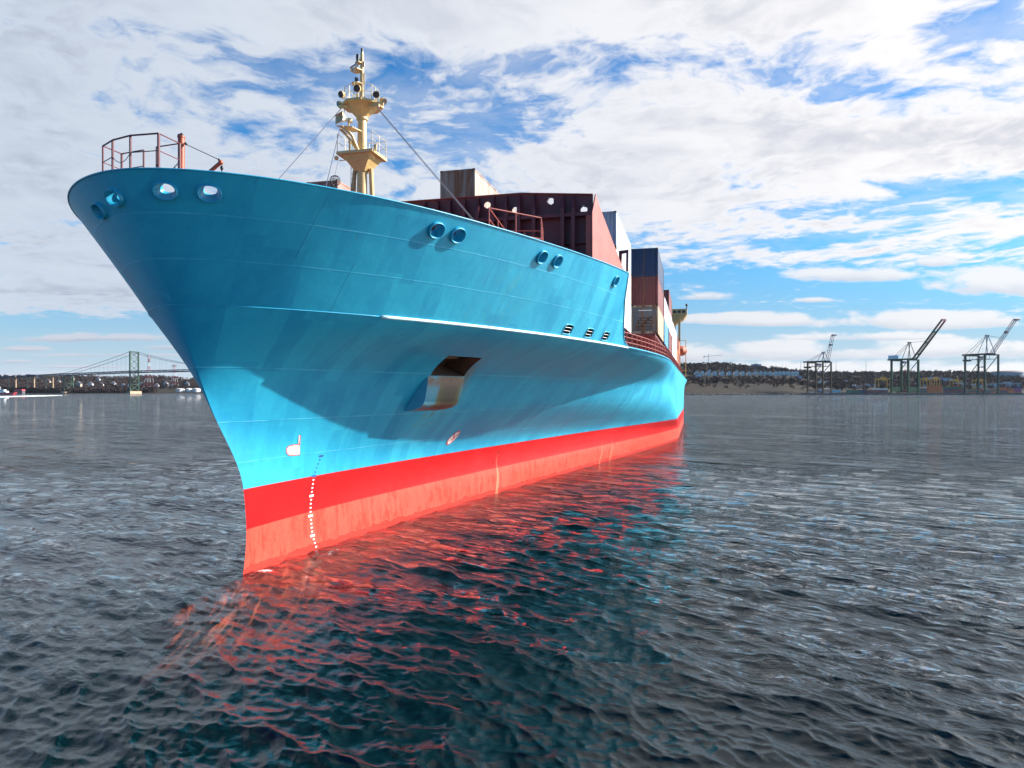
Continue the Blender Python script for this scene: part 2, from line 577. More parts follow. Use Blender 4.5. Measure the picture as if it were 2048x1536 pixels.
    # plating: hungry-horse dents between frames and raised welds
    fra = t.m('SINE', t.mul(y, 2 * pi / 0.8))
    lon = t.m('SINE', t.mul(z, 2 * pi / 0.75))
    h = t.add(t.add(t.mul(t.mul(fra, lon), 0.0014), t.mul(t.noise(pos, 0.9, 3.0), 0.02)), t.mul(seam_all, 0.006))
    bn = t.new('ShaderNodeBump')
    bn.inputs['Strength'].default_value = 0.7
    bn.inputs['Distance'].default_value = 1.0
    t.l.new(h, bn.inputs['Height'])
    t.l.new(bn.outputs[0], b.inputs['Normal'])
    return m


M = {}
M['hull'] = hull_material()
M['blue'] = principled("blue_paint", (0.015, 0.28, 0.44), 0.42, var=0.12, scale=2.0)
M['strake'] = principled("sunlit_strake", (0.55, 0.78, 0.85), 0.4, var=0.1, scale=2.0)  # blue bar made pale: the sun's gleam along it put into the colour
M['maroon'] = principled("maroon_paint", (0.125, 0.017, 0.021), 0.5, var=0.22, scale=1.2, rust=0.12)
M['maroon2'] = principled("deck_red_paint", (0.30, 0.062, 0.048), 0.55, var=0.2, scale=1.5, rust=0.1)
M['rail'] = principled("rail_paint", (0.11, 0.022, 0.028), 0.5, var=0.15, scale=4.0)
M['rail_sunlit'] = principled("sunlit_rail_paint", (0.42, 0.13, 0.115), 0.5, var=0.15, scale=4.0)  # maroon rails made pink, the glare of full sun put into the colour
M['orange'] = principled("orange_paint", (0.30, 0.06, 0.022), 0.45, var=0.15, scale=3.0, rust=0.1)
M['cream'] = principled("cream_paint", (0.52, 0.36, 0.15), 0.45, var=0.12, scale=2.0, rust=0.08)
M['cream2'] = principled("pale_cream_paint", (0.50, 0.42, 0.26), 0.45, var=0.1, scale=2.0)
M['grey'] = principled("grey_paint", (0.28, 0.27, 0.26), 0.5, var=0.15)
M['dark'] = principled("dark_metal", (0.025, 0.025, 0.03), 0.5, var=0.3)
M['lens'] = principled("lamp_lens", (0.07, 0.05, 0.05), 0.2, var=0.2)
M['wire'] = principled("steel_wire", (0.05, 0.06, 0.10), 0.5, var=0.2)
M['green'] = principled("green_fitting", (0.03, 0.25, 0.12), 0.4)
M['white'] = principled("white_paint", (0.78, 0.78, 0.76), 0.5, var=0.06)
M['redmark'] = principled("red_mark_paint", (0.60, 0.06, 0.03), 0.5, var=0.08)
M['bluemark'] = principled("blue_mark_paint", (0.015, 0.06, 0.20), 0.5, var=0.08)
M['rusty'] = principled("rusted_steel", (0.11, 0.05, 0.028), 0.8, var=0.5, scale=1.6, rust=0.5, bump=0.02, bscale=6)
M['black'] = principled("shade_black", (0.006, 0.006, 0.007), 0.7, var=0.2)


def rust_lip_material():
    """blue paint eaten by rust and yellow-green slime below the hawse pipe"""
    m = bpy.data.materials.new("rust_stained_blue")
    m.use_nodes = True
    t = NT(m.node_tree)
    b = t.n['Principled BSDF']
    g = t.new('ShaderNodeNewGeometry')
    pos = g.outputs['Position']
    x, y, z = t.xyz(pos)
    run = t.noise(t.mapping(pos, (3.0, 4.0, 0.35)), 1.2, 7.0, 0.65)
    c = t.mix(t.step(run, 0.35, 0.6), (0.010, 0.19, 0.31), (0.022, 0.23, 0.29))
    mid = t.gauss(t.add(y, t.mul(z, 0.22)), 40.0, 1.35)
    k = t.add(t.mul(mid, 0.75), t.mul(run, 0.55))
    c = t.mix(t.step(k, 0.55, 0.80), c, (0.065, 0.060, 0.005))
    c = t.mix(t.step(k, 0.74, 0.98), c, (0.035, 0.017, 0.005))
    chip = t.mul(t.step(t.noise(pos, 4.0, 6.0, 0.7), 0.38, 0.50), t.gauss(z, 8.60, 0.30))
    c = t.mix(chip, c, (0.10, 0.035, 0.014))
    c = t.mix(t.mul(t.step(z, 7.55, 7.2), t.step(run, 0.4, 0.6)), c, (0.13, 0.06, 0.045))
    t.l.new(c, b.inputs['Base Color'])
    b.inputs['Roughness'].default_value = 0.55
    return m


M['lip'] = rust_lip_material()


# ------------------------------------------------------------------ hull form
def pchip(xk, yk, x):
    xk, yk, x = np.array(xk, float), np.array(yk, float), np.asarray(x, float)
    h = np.diff(xk)
    d = np.diff(yk) / h
    n = len(xk)
    mm = np.zeros(n)
    for i in range(1, n - 1):
        if d[i - 1] * d[i] > 0:
            w1, w2 = 2 * h[i] + h[i - 1], h[i] + 2 * h[i - 1]
            mm[i] = (w1 + w2) / (w1 / d[i - 1] + w2 / d[i])
    if n == 2:
        mm[:] = d[0]
    else:
        mm[0] = ((2 * h[0] + h[1]) * d[0] - h[0] * d[1]) / (h[0] + h[1])
        mm[-1] = ((2 * h[-1] + h[-2]) * d[-1] - h[-1] * d[-2]) / (h[-1] + h[-2])
    i = np.clip(np.searchsorted(xk, x) - 1, 0, n - 2)
    q = (x - xk[i]) / h[i]
    return yk[i] * (1 + 2 * q) * (1 - q) ** 2 + mm[i] * h[i] * q * (1 - q) ** 2 + yk[i + 1] * q * q * (3 - 2 * q) + mm[i + 1] * h[i] * q * q * (q - 1)


ZD, ZR, BEAM = 11.33, 15.64, 16.447           # main deck, forecastle rail, half breadth
ZKN = [0, 1.95, 3.75, 7.5, ZD, ZR]
HF = {'y0': [26.5988, 26.835, 26.6368, 24.4358, 22.4049, 19.8176],
      'L': [92.8492, 92.0495, 81.9675, 73.085, 57.0435, 50.2191],
      'a': [1.2139, 1.3026, 1.0637, 1.6106, 1.9583, 2.2429],
      'b': [1.3, 1.3, 1.0831, 0.7955, 0.6379, 0.5489]}


def hp(z):
    z = np.asarray(z, float)
    out = []
    for k in ('y0', 'L', 'a', 'b'):
        lo = pchip(ZKN[:5], HF[k][:5], np.clip(z, 0, ZD))
        hi = HF[k][4] + (HF[k][5] - HF[k][4]) * (z - ZD) / (ZR - ZD)
        out.append(np.where(z <= ZD, lo, hi))
    return out


def sstep(x, a, b):
    q = np.clip((x - a) / (b - a), 0, 1)
    return q * q * (3 - 2 * q)


def halfb(y, z, side=1):
    """half breadth of the hull at station y, height z"""
    y, z = np.asarray(y, float), np.asarray(z, float)
    y0, L, a, b = hp(z)
    q = np.clip((y - y0) / L, 0, 1)
    v = BEAM * (np.maximum(1 - (1 - q) ** a, 1e-12)) ** b
    v = np.where(y <= y0, 0.0, v)
    # hollow flare under the main deck line
    u_ = np.clip(z / ZD, 0, 1)
    c_ = 8.61 / ZD
    D = 3.095 * np.where(u_ < c_, sstep(u_, 0, c_), 1 - sstep(u_, c_, 1)) * sstep(y, 21.75 + (side < 0) * 9, 33.75 + (side < 0) * 9) * (1 - sstep(y, 65.4, 110.4))
    v = v - D * v / (v + 1.3 * D + 1e-6)
    aft = np.clip((y - 165) / 72, 0, 1) ** 2 * np.clip(1.1 - z / 10.0, 0, 1)
    v = v * (1 - 0.30 * aft)
    v = v * np.where(z < 0, 1 - 0.35 * (np.maximum(-z, 0) / 9.5) ** 2, 1)
    return v


def stem(z):
    return float(hp(z)[0])


def rail_z(y):
    return np.interp(y, [19.8, 25, 31, 35, 39.4, 44.6, 46.6], [15.66, 15.61, 15.56, 15.58, 15.66, 15.79, 15.84])


def hpt(y, z, side=1, off=0.0):
    """point on the shell, pushed out along the normal"""
    v = float(halfb(y, z, side))
    p = np.array((side * v, y, z))
    if off:
        p = p + off * hnorm(y, z, side)
    return p


def hnorm(y, z, side=1):
    e = 0.05
    dvy = float(halfb(y + e, z, side) - halfb(y - e, z, side)) / (2 * e)
    dvz = float(halfb(y, z + e, side) - halfb(y, z - e, side)) / (2 * e)
    return unit((side * 1.0, -dvy, -dvz))


def y_at(X, z):
    """station where the shell at height z reaches half breadth X"""
    y0, L, a, b = hp(z)
    q = 1 - (1 - (abs(X) / BEAM) ** (1 / b)) ** (1 / a)
    return float(y0 + L * q)


# ------------------------------------------------------------------ the ship
ship = thing('container_ship', 'huge light blue container ship with red boot topping, bow towards the viewer', 'ship', (0, 100, 0))

YEND = 238.0
CUT = ([10.9, 11.33, 11.6, 11.87, 12.6, 14.2, 15.9], [55.2, 53.9, 52.6, 51.7, 50.4, 48.1, 46.5])

# openings in the shell: chocks along the bulwark (y, z, half length, half height)
CH_PORT = [(y_at(1.33, 15.02), 15.02), (y_at(2.62, 15.02), 15.02), (28.07, 14.93), (29.18, 14.92), (35.12, 14.93), (36.60, 14.96), (44.86, 15.05)]
CH_STBD = [(y_at(0.70, 14.9), 14.9), (y_at(1.95, 14.66), 14.66), (28.07, 14.93), (29.18, 14.92), (35.12, 14.93), (36.60, 14.96)]
VENTS = [(41.93, 11.78), (44.98, 11.78), (47.87, 11.78)]


def frame_at(y, z, side):
    n = hnorm(y, z, side)
    p = hpt(y, z, side)
    u = unit(np.cross((0, 0, 1.0), n))        # along the shell
    if u[1] < 0:
        u = -u
    w = np.cross(n, u) if side > 0 else np.cross(u, n)
    if w[2] < 0:
        w = -w
    return p, u, w, n


hull = MB()
# lower shell: keel to main deck, one sheet round the stem
zl = np.concatenate([np.linspace(-9, -1, 9), np.linspace(-0.75, 8.2, 40), np.linspace(8.4, 8.9, 3), np.linspace(9.07, 9.93, 6), np.linspace(10.1, ZD, 8)])
kcol = np.concatenate([np.linspace(0, 1, 60) ** 1.9])

def pocket_cols(z):
    zc = min(max(z, 8.2), 10.6)
    ya, yb = 36.2 - (zc - 8.9) * 0.9, 39.2 - (zc - 8.9) * 1.05
    return ya, np.linspace(ya, yb, 16)[1:], yb + (YEND - yb) * (np.linspace(0, 1, 190)[1:] ** 1.5)


_, c2, c3 = pocket_cols(9.4)


def row_pts(z, ys):
    port = np.stack([halfb(ys, np.full_like(ys, z)), ys, np.full_like(ys, z)], 1)
    stb = np.stack([-halfb(ys, np.full_like(ys, z), -1), ys, np.full_like(ys, z)], 1)
    return np.concatenate([stb[::-1], port[1:]], 0)


rows = []
for z in zl:
    y0 = float(hp(max(z, 0))[0])
    ya, c2, c3 = pocket_cols(z)
    ys = np.concatenate([y0 + (ya - y0) * kcol, c2, c3])
    rows.append(row_pts(z, ys))
G = np.array(rows)
nc = len(kcol) + len(c2) + len(c3)
keep = np.ones((len(zl) - 1, G.shape[1] - 1), bool)
jp0, jp1 = nc - 1 + len(kcol) - 1, nc - 1 + len(kcol) - 1 + len(c2)
ip0 = int(np.argmin(abs(zl - 8.9)))
ip1 = int(np.argmin(abs(zl - 9.93)))
keep[ip0:ip1, jp0:jp1] = False
jm0, jm1 = G.shape[1] - 1 - jp1, G.shape[1] - 1 - jp0
keep[ip0:ip1, jm0:jm1] = False
hull.grid(G, keep)
# transom
tr = [G[i, -1] for i in range(len(zl))] + [G[i, 0] for i in range(len(zl) - 1, -1, -1)]
hull.poly(tr)
# forecastle shell above the main deck, openings left out
NZ, NYc = 44, 330
fr = np.linspace(0, 1, NZ)
rows = []
for k in fr:
    q = np.linspace(0, 1, NYc) ** 1.55
    zz = ZD + k * (15.65 - ZD)
    y0 = float(hp(zz)[0])
    yc = float(np.interp(zz, *CUT))
    ys = y0 + (yc - y0) * q
    zs = ZD + k * (rail_z(ys) - ZD)
    v = halfb(ys, zs)
    v[0] = 0
    port = np.stack([v, ys, zs], 1)
    stb = port.copy()
    stb[:, 0] *= -1
    rows.append(np.concatenate([stb[::-1], port[1:]], 0))
F = np.array(rows)
cen = (F[:-1, :-1] + F[1:, :-1] + F[:-1, 1:] + F[1:, 1:]) / 4
keepF = np.ones(cen.shape[:2], bool)
HOLES3 = []
for side, lst in ((1, CH_PORT), (-1, CH_STBD)):
    for (y, z) in lst:
        HOLES3.append((frame_at(y, z, side), 0.36, 0.28, 2.3))
    for (y, z) in VENTS:
        HOLES3.append((frame_at(y, z, side), 0.52, 0.29, 4.0))
for ((p, u, w, n), ha, hb, ex) in HOLES3:
    d = cen - p
    ua, wb, nn = d @ u, d @ w, d @ n
    keepF &= ~(((np.abs(ua) / ha) ** ex + (np.abs(wb) / hb) ** ex < 1) & (np.abs(nn) < 1.0))
hull.grid(F, keepF)
hull_o = obj('hull', hull, M['hull'], ship, smooth='all')

# bulb just under the surface
bb = MB()
nb = 26
for i in range(nb):
    t_ = i / (nb - 1)
    yb = 20.6 + 10.5 * t_
    rr = 2.0 * sqrt(max(0.0, 1 - (1 - min(1, t_ / 0.45)) ** 2)) + 0.02
    zc = -2.42 + 0.25 * t_
    ring = [(0.82 * rr * cos(2 * pi * k / 24), yb, zc + 1.05 * rr * sin(2 * pi * k / 24)) for k in range(24)]
    bb.addv(ring)
for i in range(nb - 1):
    for k in range(24):
        q = (k + 1) % 24
        bb.face((i * 24 + k, i * 24 + q, (i + 1) * 24 + q, (i + 1) * 24 + k))
M['bulb'] = principled("bulb_red", (0.72, 0.12, 0.06), 0.6, var=0.2, scale=1.0)
obj('bulbous_bow', bb, M['bulb'], ship, smooth='all')

# rail cap round the forecastle
cap = MB()
pts = [F[-1, j] for j in range(0, F.shape[1], 3)]
cap.tube(pts, 0.035, 8)
for s_ in (1, -1):          # edge bar down the after end of the bulwark
    jj = -1 if s_ > 0 else 0
    cap.tube([F[i, jj] for i in range(0, NZ, 3)] + [F[-1, jj]], 0.05, 6)
obj('rail_cap', cap, M['blue'], hull_o, smooth='all')
# half round strake where the forecastle meets the deck line
for s_ in (1, -1):
    sk = MB()
    ys = np.linspace(28.3, 53.6, 70)
    sk.tube([hpt(y, ZD, s_, 0.02) for y in ys], 0.075, 8)
    obj('rubbing_strake', sk, M['strake'], hull_o, smooth='all')
kn = MB()
ys = np.concatenate([stem(ZD) + (28.3 - stem(ZD)) * np.linspace(0.0, 1, 30) ** 2])
kn.tube([hpt(y, ZD, -1, 0.005) for y in ys[::-1]] + [hpt(y, ZD, 1, 0.005) for y in ys[1:]], 0.022, 6)
obj('knuckle_seam', kn, M['blue'], hull_o, smooth='all')
# deck edge (gunwale bar) aft of the forecastle
for s_ in (1, -1):
    ge = MB()
    ys = np.concatenate([np.linspace(53.6, 90, 40), np.linspace(94, YEND, 30)])
    ge.tube([hpt(y, ZD + 0.02, s_) for y in ys], 0.07, 6)
    obj('gunwale_bar', ge, M['blue'], hull_o, smooth='all')


def chock(y, z, side):
    """rounded lip round an oval funnel through the bulwark"""
    p, u, w, n = frame_at(y, z, side)
    fwd = y < 24
    ha, hb = (0.37, 0.285) if fwd else (0.36, 0.33)
    mb = MB()
    N1 = 36
    prof = [(1.13, -0.06), (1.13, 0.05), (1.09, 0.11), (1.02, 0.13), (0.95, 0.10), (0.88, 0.02), (0.78, -0.12), (0.66, -0.26), (0.58, -0.36)]
    for (k, d_) in prof:
        for i in range(N1):
            th = 2 * pi * i / N1
            ex = 2 / 2.3
            cx_ = math.copysign(abs(cos(th)) ** ex, cos(th))
            sx_ = math.copysign(abs(sin(th)) ** ex, sin(th))
            mb.addv([p + u * (ha * k * cx_) + w * (hb * k * sx_) + n * d_])
    for r_ in range(len(prof) - 1):
        for i in range(N1):
            j = (i + 1) % N1
            mb.face((r_ * N1 + i, r_ * N1 + j, (r_ + 1) * N1 + j, (r_ + 1) * N1 + i))
    return obj('mooring_chock', mb, M['blue'], hull_o, smooth='all')


for side, lst in ((1, CH_PORT), (-1, CH_STBD)):
    for (y, z) in lst:
        chock(y, z, side)
for side in (1, -1):
    for (y, z) in VENTS:
        p, u, w, n = frame_at(y, z, side)
        mb = MB()
        ring = []
        for i in range(28):
            th = 2 * pi * i / 28
            cx_ = math.copysign(abs(cos(th)) ** 0.45, cos(th))
            sx_ = math.copysign(abs(sin(th)) ** 0.45, sin(th))
            ring.append(p + u * 0.56 * cx_ + w * 0.32 * sx_ + n * 0.01)
        mb.tube(ring, 0.035, 6, closed=True)
        # black lining: the shade inside the opening put into its colour
        back = [q - n * 0.5 for q in ring]
        mb.mat(1).poly(back)
        for i in range(28):
            j = (i + 1) % 28
            mb.quad(ring[i], ring[j], back[j], back[i])
        mb.mat(2)
        for h_ in (-0.11, 0.11):
            mb.beam(p - u * 0.57 + w * h_ - n * 0.02, p + u * 0.57 + w * h_ - n * 0.02, 0.022)
        obj('side_opening', mb, [M['blue'], M['black'], M['white']], hull_o, smooth=True)

# anchor pocket: recess, anchor and the stained lip below
for side in (1, -1):
    mb = MB()
    jj = (jp0, jp1) if side > 0 else (jm0, jm1)
    loop = [G[ip1, j] for j in range(jj[0], jj[1] + 1)] + [G[i, jj[1]] for i in range(ip1 - 1, ip0 - 1, -1)] + \
           [G[ip0, j] for j in range(jj[1] - 1, jj[0] - 1, -1)] + [G[i, jj[0]] for i in range(ip0 + 1, ip1)]
    inw = np.array((-side * 1.3, 0.25, 0.75))
    back = [q + inw for q in loop]
    for i in range(len(loop)):
        j = (i + 1) % len(loop)
        mb.quad(loop[i], loop[j], back[j], back[i])
    mb.poly(back)
    obj('anchor_pocket', mb, M['rusty'], hull_o)
    p, u, w, n = frame_at(37.4, 9.35, side)
    an = MB()
    c0 = p - n * 0.85 + w * 0.1
    an.beam(c0 - u * 0.65 - w * 0.15, c0 + u * 0.65 - w * 0.15, 0.28, 0.3)
    an.tube([c0 - w * 0.1, c0 + w * 0.5 - n * 0.9], 0.15, 8)
    for s2 in (-1, 1):
        fl = [c0 + u * s2 * 0.62 + w * -0.25, c0 + u * s2 * 0.42 - w * 0.25, c0 + u * s2 * 0.5 + w * 0.52 + n * 0.2, c0 + u * s2 * 0.78 + w * 0.42 + n * 0.2]
        an.prism(fl, -n * 0.08, n * 0.08)
    obj('anchor', an, M['rusty'], hull_o, smooth=True)
    lip = MB()
    # profile (distance out, height below the sill): out, round and back into the shell
    prof = [(0.0, 8.88), (0.10, 8.76), (0.24, 8.58), (0.42, 8.30), (0.60, 7.98), (0.76, 7.66), (0.86, 7.40), (0.87, 7.22), (0.76, 7.08), (0.50, 6.97), (0.2, 6.92), (-0.1, 6.88)]
    us = np.linspace(36.1, 39.3, 16)
    g_ = np.zeros((len(prof), len(us), 3))
    for i, (o_, z_) in enumerate(prof):
        for j, y_ in enumerate(us):
            yy_ = y_ + (8.88 - z_) * 0.22
            g_[i, j] = hpt(yy_, z_, side) + np.array((side * o_ * 1.05, -0.10 * o_, 0.0))
    lip.mat(0).grid(g_)
    for j in (0, -1):                        # cheeks
        lip.mat(1)
        for i in range(len(prof) - 1):
            a_, b_ = g_[i, j], g_[i + 1, j]
            ya = us[j] + (8.88 - prof[i][1]) * 0.22
            yb_ = us[j] + (8.88 - prof[i + 1][1]) * 0.22
            lip.quad(a_, b_, hpt(yb_, prof[i + 1][1], side, -0.03), hpt(ya, prof[i][1], side, -0.03))
    obj('hawse_lip', lip, [M['lip'], M['blue']], hull_o, smooth=True)


# painted marks
def surf_poly(mb, pts, off=0.014):
    c = [hpt(y, z, 1, off) for (y, z) in pts]
    mb.poly(c)


bm_ = MB()


def bulbshape(g, off, mat):
    """stylised bulb: flat aft edge, round nose, sheared with the frames"""
    bm_.mat(mat)
    pts = []
    sh = lambda y, z: (y - (z - 5.0) * 0.5, z)
    pts.append(sh(30.19 + g, 5.46 + g))
    pts.append(sh(30.19 + g, 5.0 - g))
    for i in range(11):
        th = -pi / 2 - pi * i / 10
        pts.append(sh(29.70 + (0.36 + g) * cos(th), 5.23 + (0.23 + g) * sin(th)))
    surf_poly(bm_, pts, off)


bulbshape(0.05, 0.012, 0)
bulbshape(0.0, 0.018, 1)
bm_.mat(0)
surf_poly(bm_, [(30.16 - 0.24, 5.48), (30.24 - 0.24, 5.48), (30.24 - 0.47, 5.95), (30.16 - 0.47, 5.95)], 0.02)
bm_.mat(1)
surf_poly(bm_, [(30.11 - 0.24, 5.52), (30.16 - 0.24, 5.52), (30.16 - 0.47, 5.95), (30.11 - 0.47, 5.95)], 0.021)
obj('bulb_mark', bm_, [M['redmark'], M['white']], hull_o)
tm = MB()
cy, cz = 44.7, 4.88


def disc(r, off, mat):
    tm.mat(mat)
    surf_poly(tm, [(cy + r * cos(2 * pi * i / 28), cz + r * sin(2 * pi * i / 28)) for i in range(28)], off)


disc(0.48, 0.015, 0)
disc(0.405, 0.022, 1)
tm.mat(0)
for a_ in (pi / 4, -pi / 4):
    d_ = (cos(a_), sin(a_))
    q_ = (-d_[1] * 0.045, d_[0] * 0.045)
    surf_poly(tm, [(cy - d_[0] * .42 - q_[0], cz - d_[1] * .42 - q_[1]), (cy + d_[0] * .42 - q_[0], cz + d_[1] * .42 - q_[1]),
                   (cy + d_[0] * .42 + q_[0], cz + d_[1] * .42 + q_[1]), (cy - d_[0] * .42 + q_[0], cz - d_[1] * .42 + q_[1])], 0.029 + 0.004 * (a_ > 0))
obj('thruster_mark', tm, [M['redmark'], M['white']], hull_o)
for i in range(26):
    z_ = -0.25 + i * 0.2
    y_ = float(np.interp(z_, [-0.17, 0.73, 1.74, 2.71, 3.67, 4.62], [31.96, 31.63, 31.60, 31.69, 31.72, 31.95]))
    bigm = i in (5, 10, 15, 20, 25)
    hw = 0.17 if bigm else 0.065
    hh = 0.055 if bigm else 0.036
    dm = MB()
    surf_poly(dm, [(y_ - hw, z_ - hh), (y_ + hw, z_ - hh), (y_ + hw, z_ + hh), (y_ - hw, z_ + hh)], 0.016)
    obj('draught_mark', dm, M['white'] if z_ < 3.75 else M['bluemark'], hull_o)

# decks
dk = MB()
ys = np.concatenate([stem(14.3) + 0.05 + np.linspace(0, 1, 30) ** 2 * (48.0 - stem(14.3) - 0.05)])
g_ = np.array([[(-float(halfb(y, 14.3)) * 0.992, y, 14.3), (float(halfb(y, 14.3)) * 0.992, y, 14.3)] for y in ys])
dk.grid(g_)
w1_, w2_ = float(halfb(48.0, 14.3)) * 0.985, float(halfb(48.0, 11.4)) * 0.985
dk.quad((-w1_, 48.0, 14.3), (w1_, 48.0, 14.3), (w2_, 48.0, 11.3), (-w2_, 48.0, 11.3))
obj('forecastle_deck', dk, M['maroon2'], ship)
dk = MB()
ys = np.linspace(44, YEND, 60)
g_ = np.array([[(-float(halfb(y, ZD)) * 0.995, y, ZD - 0.02), (float(halfb(y, ZD)) * 0.995, y, ZD - 0.02)] for y in ys])
dk.grid(g_)
obj('main_deck', dk, M['maroon2'], ship)
# bollards and windlass on the forecastle, glimpsed through the chocks
for (x_, y_) in ((1.6, 22.6), (-1.3, 22.6), (3.2, 24.6), (-3.2, 24.6), (8.2, 31.5), (-8.2, 31.5)):
    mb = MB()
    for dx_ in (-0.28, 0.28):
        mb.tube([(x_ + dx_, y_, 14.3), (x_ + dx_, y_, 14.95)], 0.15, 12)
    mb.box((x_ - 0.55, y_ - 0.22, 14.3), (x_ + 0.55, y_ + 0.22, 14.38))
    obj('bollard', mb, M['maroon2'], ship, smooth=True)
for x_ in (-4.2, 4.2):
    mb = MB()
    mb.box((x_ - 1.2, 32.6, 14.3), (x_ + 1.2, 34.2, 14.55))
    mb.tube([(x_ - 1.4, 33.4, 15.0), (x_ + 1.4, 33.4, 15.0)], 0.42, 16)
    mb.tube([(x_ - 1.45, 33.4, 15.0), (x_ - 1.3, 33.4, 15.0)], 0.6, 16)
    mb.tube([(x_ + 1.3, 33.4, 15.0), (x_ + 1.45, 33.4, 15.0)], 0.6, 16)
    obj('windlass', mb, M['maroon2'], ship, smooth=True)

# bow lookout platform with its railing
lp = MB()
Z0, Z1 = 15.2, 17.35
fl = [(-2.65, 21.75), (-1.75, 21.3), (-0.75, 21.05), (0.42, 21.15), (0.42, 22.3), (-2.65, 22.7)]
lp.prism([(x, y, Z0) for x, y in fl], (0, 0, -0.06), (0, 0, 0.0))
for (x, y) in ((-2.3, 21.9), (0.2, 21.5), (0.2, 22.1), (-2.3, 22.5)):
    lp.tube([(x, y, 14.3), (x, y, Z0)], 0.05, 6)
plat = obj('lookout_platform', lp, M['rail'], ship)
rl_ = MB()
front = [(-2.62, 21.75), (-1.75, 21.32), (-0.75, 21.1), (0.40, 21.18)]
rl_.tube([(x, y, Z1) for x, y in front], 0.032, 6)
rl_.tube([(front[3][0], front[3][1], Z1), (0.40, 22.25, Z1)], 0.022, 6)
rl_.tube([(front[0][0], front[0][1], Z1), (-2.62, 22.65, Z1)], 0.022, 6)
for (x, y), r_ in zip(front, (0.034, 0.042, 0.042, 0.05)):
    rl_.tube([(x, y, Z0 - 0.9), (x, y, Z1)], r_, 8)
for (x, y) in ((-2.62, 22.65), (0.40, 22.25)):
    rl_.tube([(x, y, Z0 - 0.9), (x, y, Z1)], 0.042, 8)
for (x, y) in ((-1.45, 22.5), (-0.72, 22.35)):
    rl_.tube([(x, y, Z0 - 0.9), (x, y, Z1)], 0.036, 8)
for zz in (Z1 - 0.62,):
    rl_.tube([(front[0][0], front[0][1], zz), (front[1][0], front[1][1], zz)], 0.018, 6)
    rl_.tube([(front[2][0], front[2][1], zz), (front[3][0], front[3][1], zz), (0.40, 22.25, zz)], 0.018, 6)
    rl_.tube([(front[0][0], front[0][1], zz), (-2.62, 22.65, zz), (-1.45, 22.5, zz)], 0.018, 6)
rl_.tube([(-2.62, 22.65, Z1), (-1.45, 22.5, Z1)], 0.024, 6)
rl_.tube([(-0.72, 22.35, Z1), (0.40, 22.25, Z1)], 0.024, 6)
obj('railing', rl_, M['rail'], plat, smooth=True)
for (a_, b_, sag) in (((front[1][0], front[1][1], Z1 - 0.62), (front[2][0], front[2][1], Z1 - 0.62), 0.28), ((-0.72, 22.35, Z1 - 0.62), (0.40, 22.25, Z1 - 0.62), 0.34)):
    chn = MB()
    a_, b_ = np.array(a_), np.array(b_)
    chn.tube([a_ + (b_ - a_) * q - np.array((0, 0, sag * 4 * q * (1 - q))) for q in np.linspace(0, 1, 12)], 0.014, 5)
    obj('chain', chn, M['wire'], plat, smooth=True)

# small davit on the bow
dv = MB()
PX, PY = -1.0, 24.0
dv.tube([(PX, PY, 14.3), (PX, PY, 18.3)], 0.13, 14)
dv.tube([(PX, PY, 18.3), (PX, PY, 18.36)], 0.15, 14)
dav = obj('davit', dv, M['orange'], ship, smooth=True)
jb = MB()
tip = np.array((0.85, 24.0, 17.15))
jb.beam((-0.6, 24.0, 16.2), tip, 0.09, 0.12)
jb.ball(tip, 0.10)
obj('jib', jb, M['orange'], dav, smooth=True)
wr = MB()
wr.tube([(PX + 0.1, PY, 18.1), (PX + 0.3, PY, 17.98), tip + np.array((0, 0, 0.08))], 0.016, 5)
wr.ball((PX + 0.22, PY, 18.04), 0.06).ball(tip + np.array((-0.08, 0, 0.12)), 0.05)
wr.ball(tip + np.array((0.05, 0, -0.22)), (0.07, 0.05, 0.1))
wr.tube([tip + np.array((0.05, 0, -0.2)), tip + np.array((0.05, 0, -0.6))], 0.025, 5)
for dz_ in (0.0, 0.1):
    wr.ball((PX - 0.1 + 0.12 * (dz_ > 0), PY, 18.40 + dz_ * 0.3), 0.07)
obj('hoist_wire', wr, M['dark'], dav, smooth=True)
lad = MB()
lad.tube([(PX - 0.3, PY, 14.3), (PX - 0.3, PY, 17.2), (PX - 0.14, PY, 17.2)], 0.018, 5)
lad.tube([(PX + 0.35, 23.3, 15.3), (PX + 0.35, 23.3, 16.1), (PX + 0.85, 23.3, 16.08), (PX + 0.85, 23.3, 15.3)], 0.016, 5)
obj('hand_rail', lad, M['wire'], dav, smooth=True)

# foremast
MX, MY = 0.0, 37.9
ms = MB()
ms.tube([(MX, MY, 14.3), (MX, MY, 21.8), (MX, MY, 24.2)], [0.33, 0.29, 0.25], 20)
ms.tube([(MX, MY, 24.1), (MX, MY, 24.25)], 0.34, 20)
ms.tube([(MX, MY, 25.0), (MX, MY, 28.0)], [0.14, 0.10], 12)
mast = obj('foremast', ms, M['cream'], ship, smooth=True)
lg = MB()
for (x, y) in ((-0.95, 37.5), (0.62, 38.5)):
    lg.tube([(x, y, 14.3), (MX + 0.52 * np.sign(x), MY + 0.1, 21.2)], [0.16, 0.13], 10)
obj('brace_leg', lg, M['cream'], mast, smooth=True)


def tapered_platform(z, hw, hd, thick, zc, rc):
    mb = MB()
    pl = [(-hw, -hd), (hw, -hd), (hw, hd), (-hw, hd)]
    mb.prism([(MX + x, MY + y, z) for x, y in pl], (0, 0, 0), (0, 0, thick))
    top = [(MX + x * 0.8, MY + y * 0.8, z) for x, y in pl]
    bot = [(MX + x, MY + y, zc) for x, y in ((-rc, -rc), (rc, -rc), (rc, rc), (-rc, rc))]
    for i in range(4):
        j = (i + 1) % 4
        mb.quad(top[i], top[j], bot[j], bot[i])
    return mb


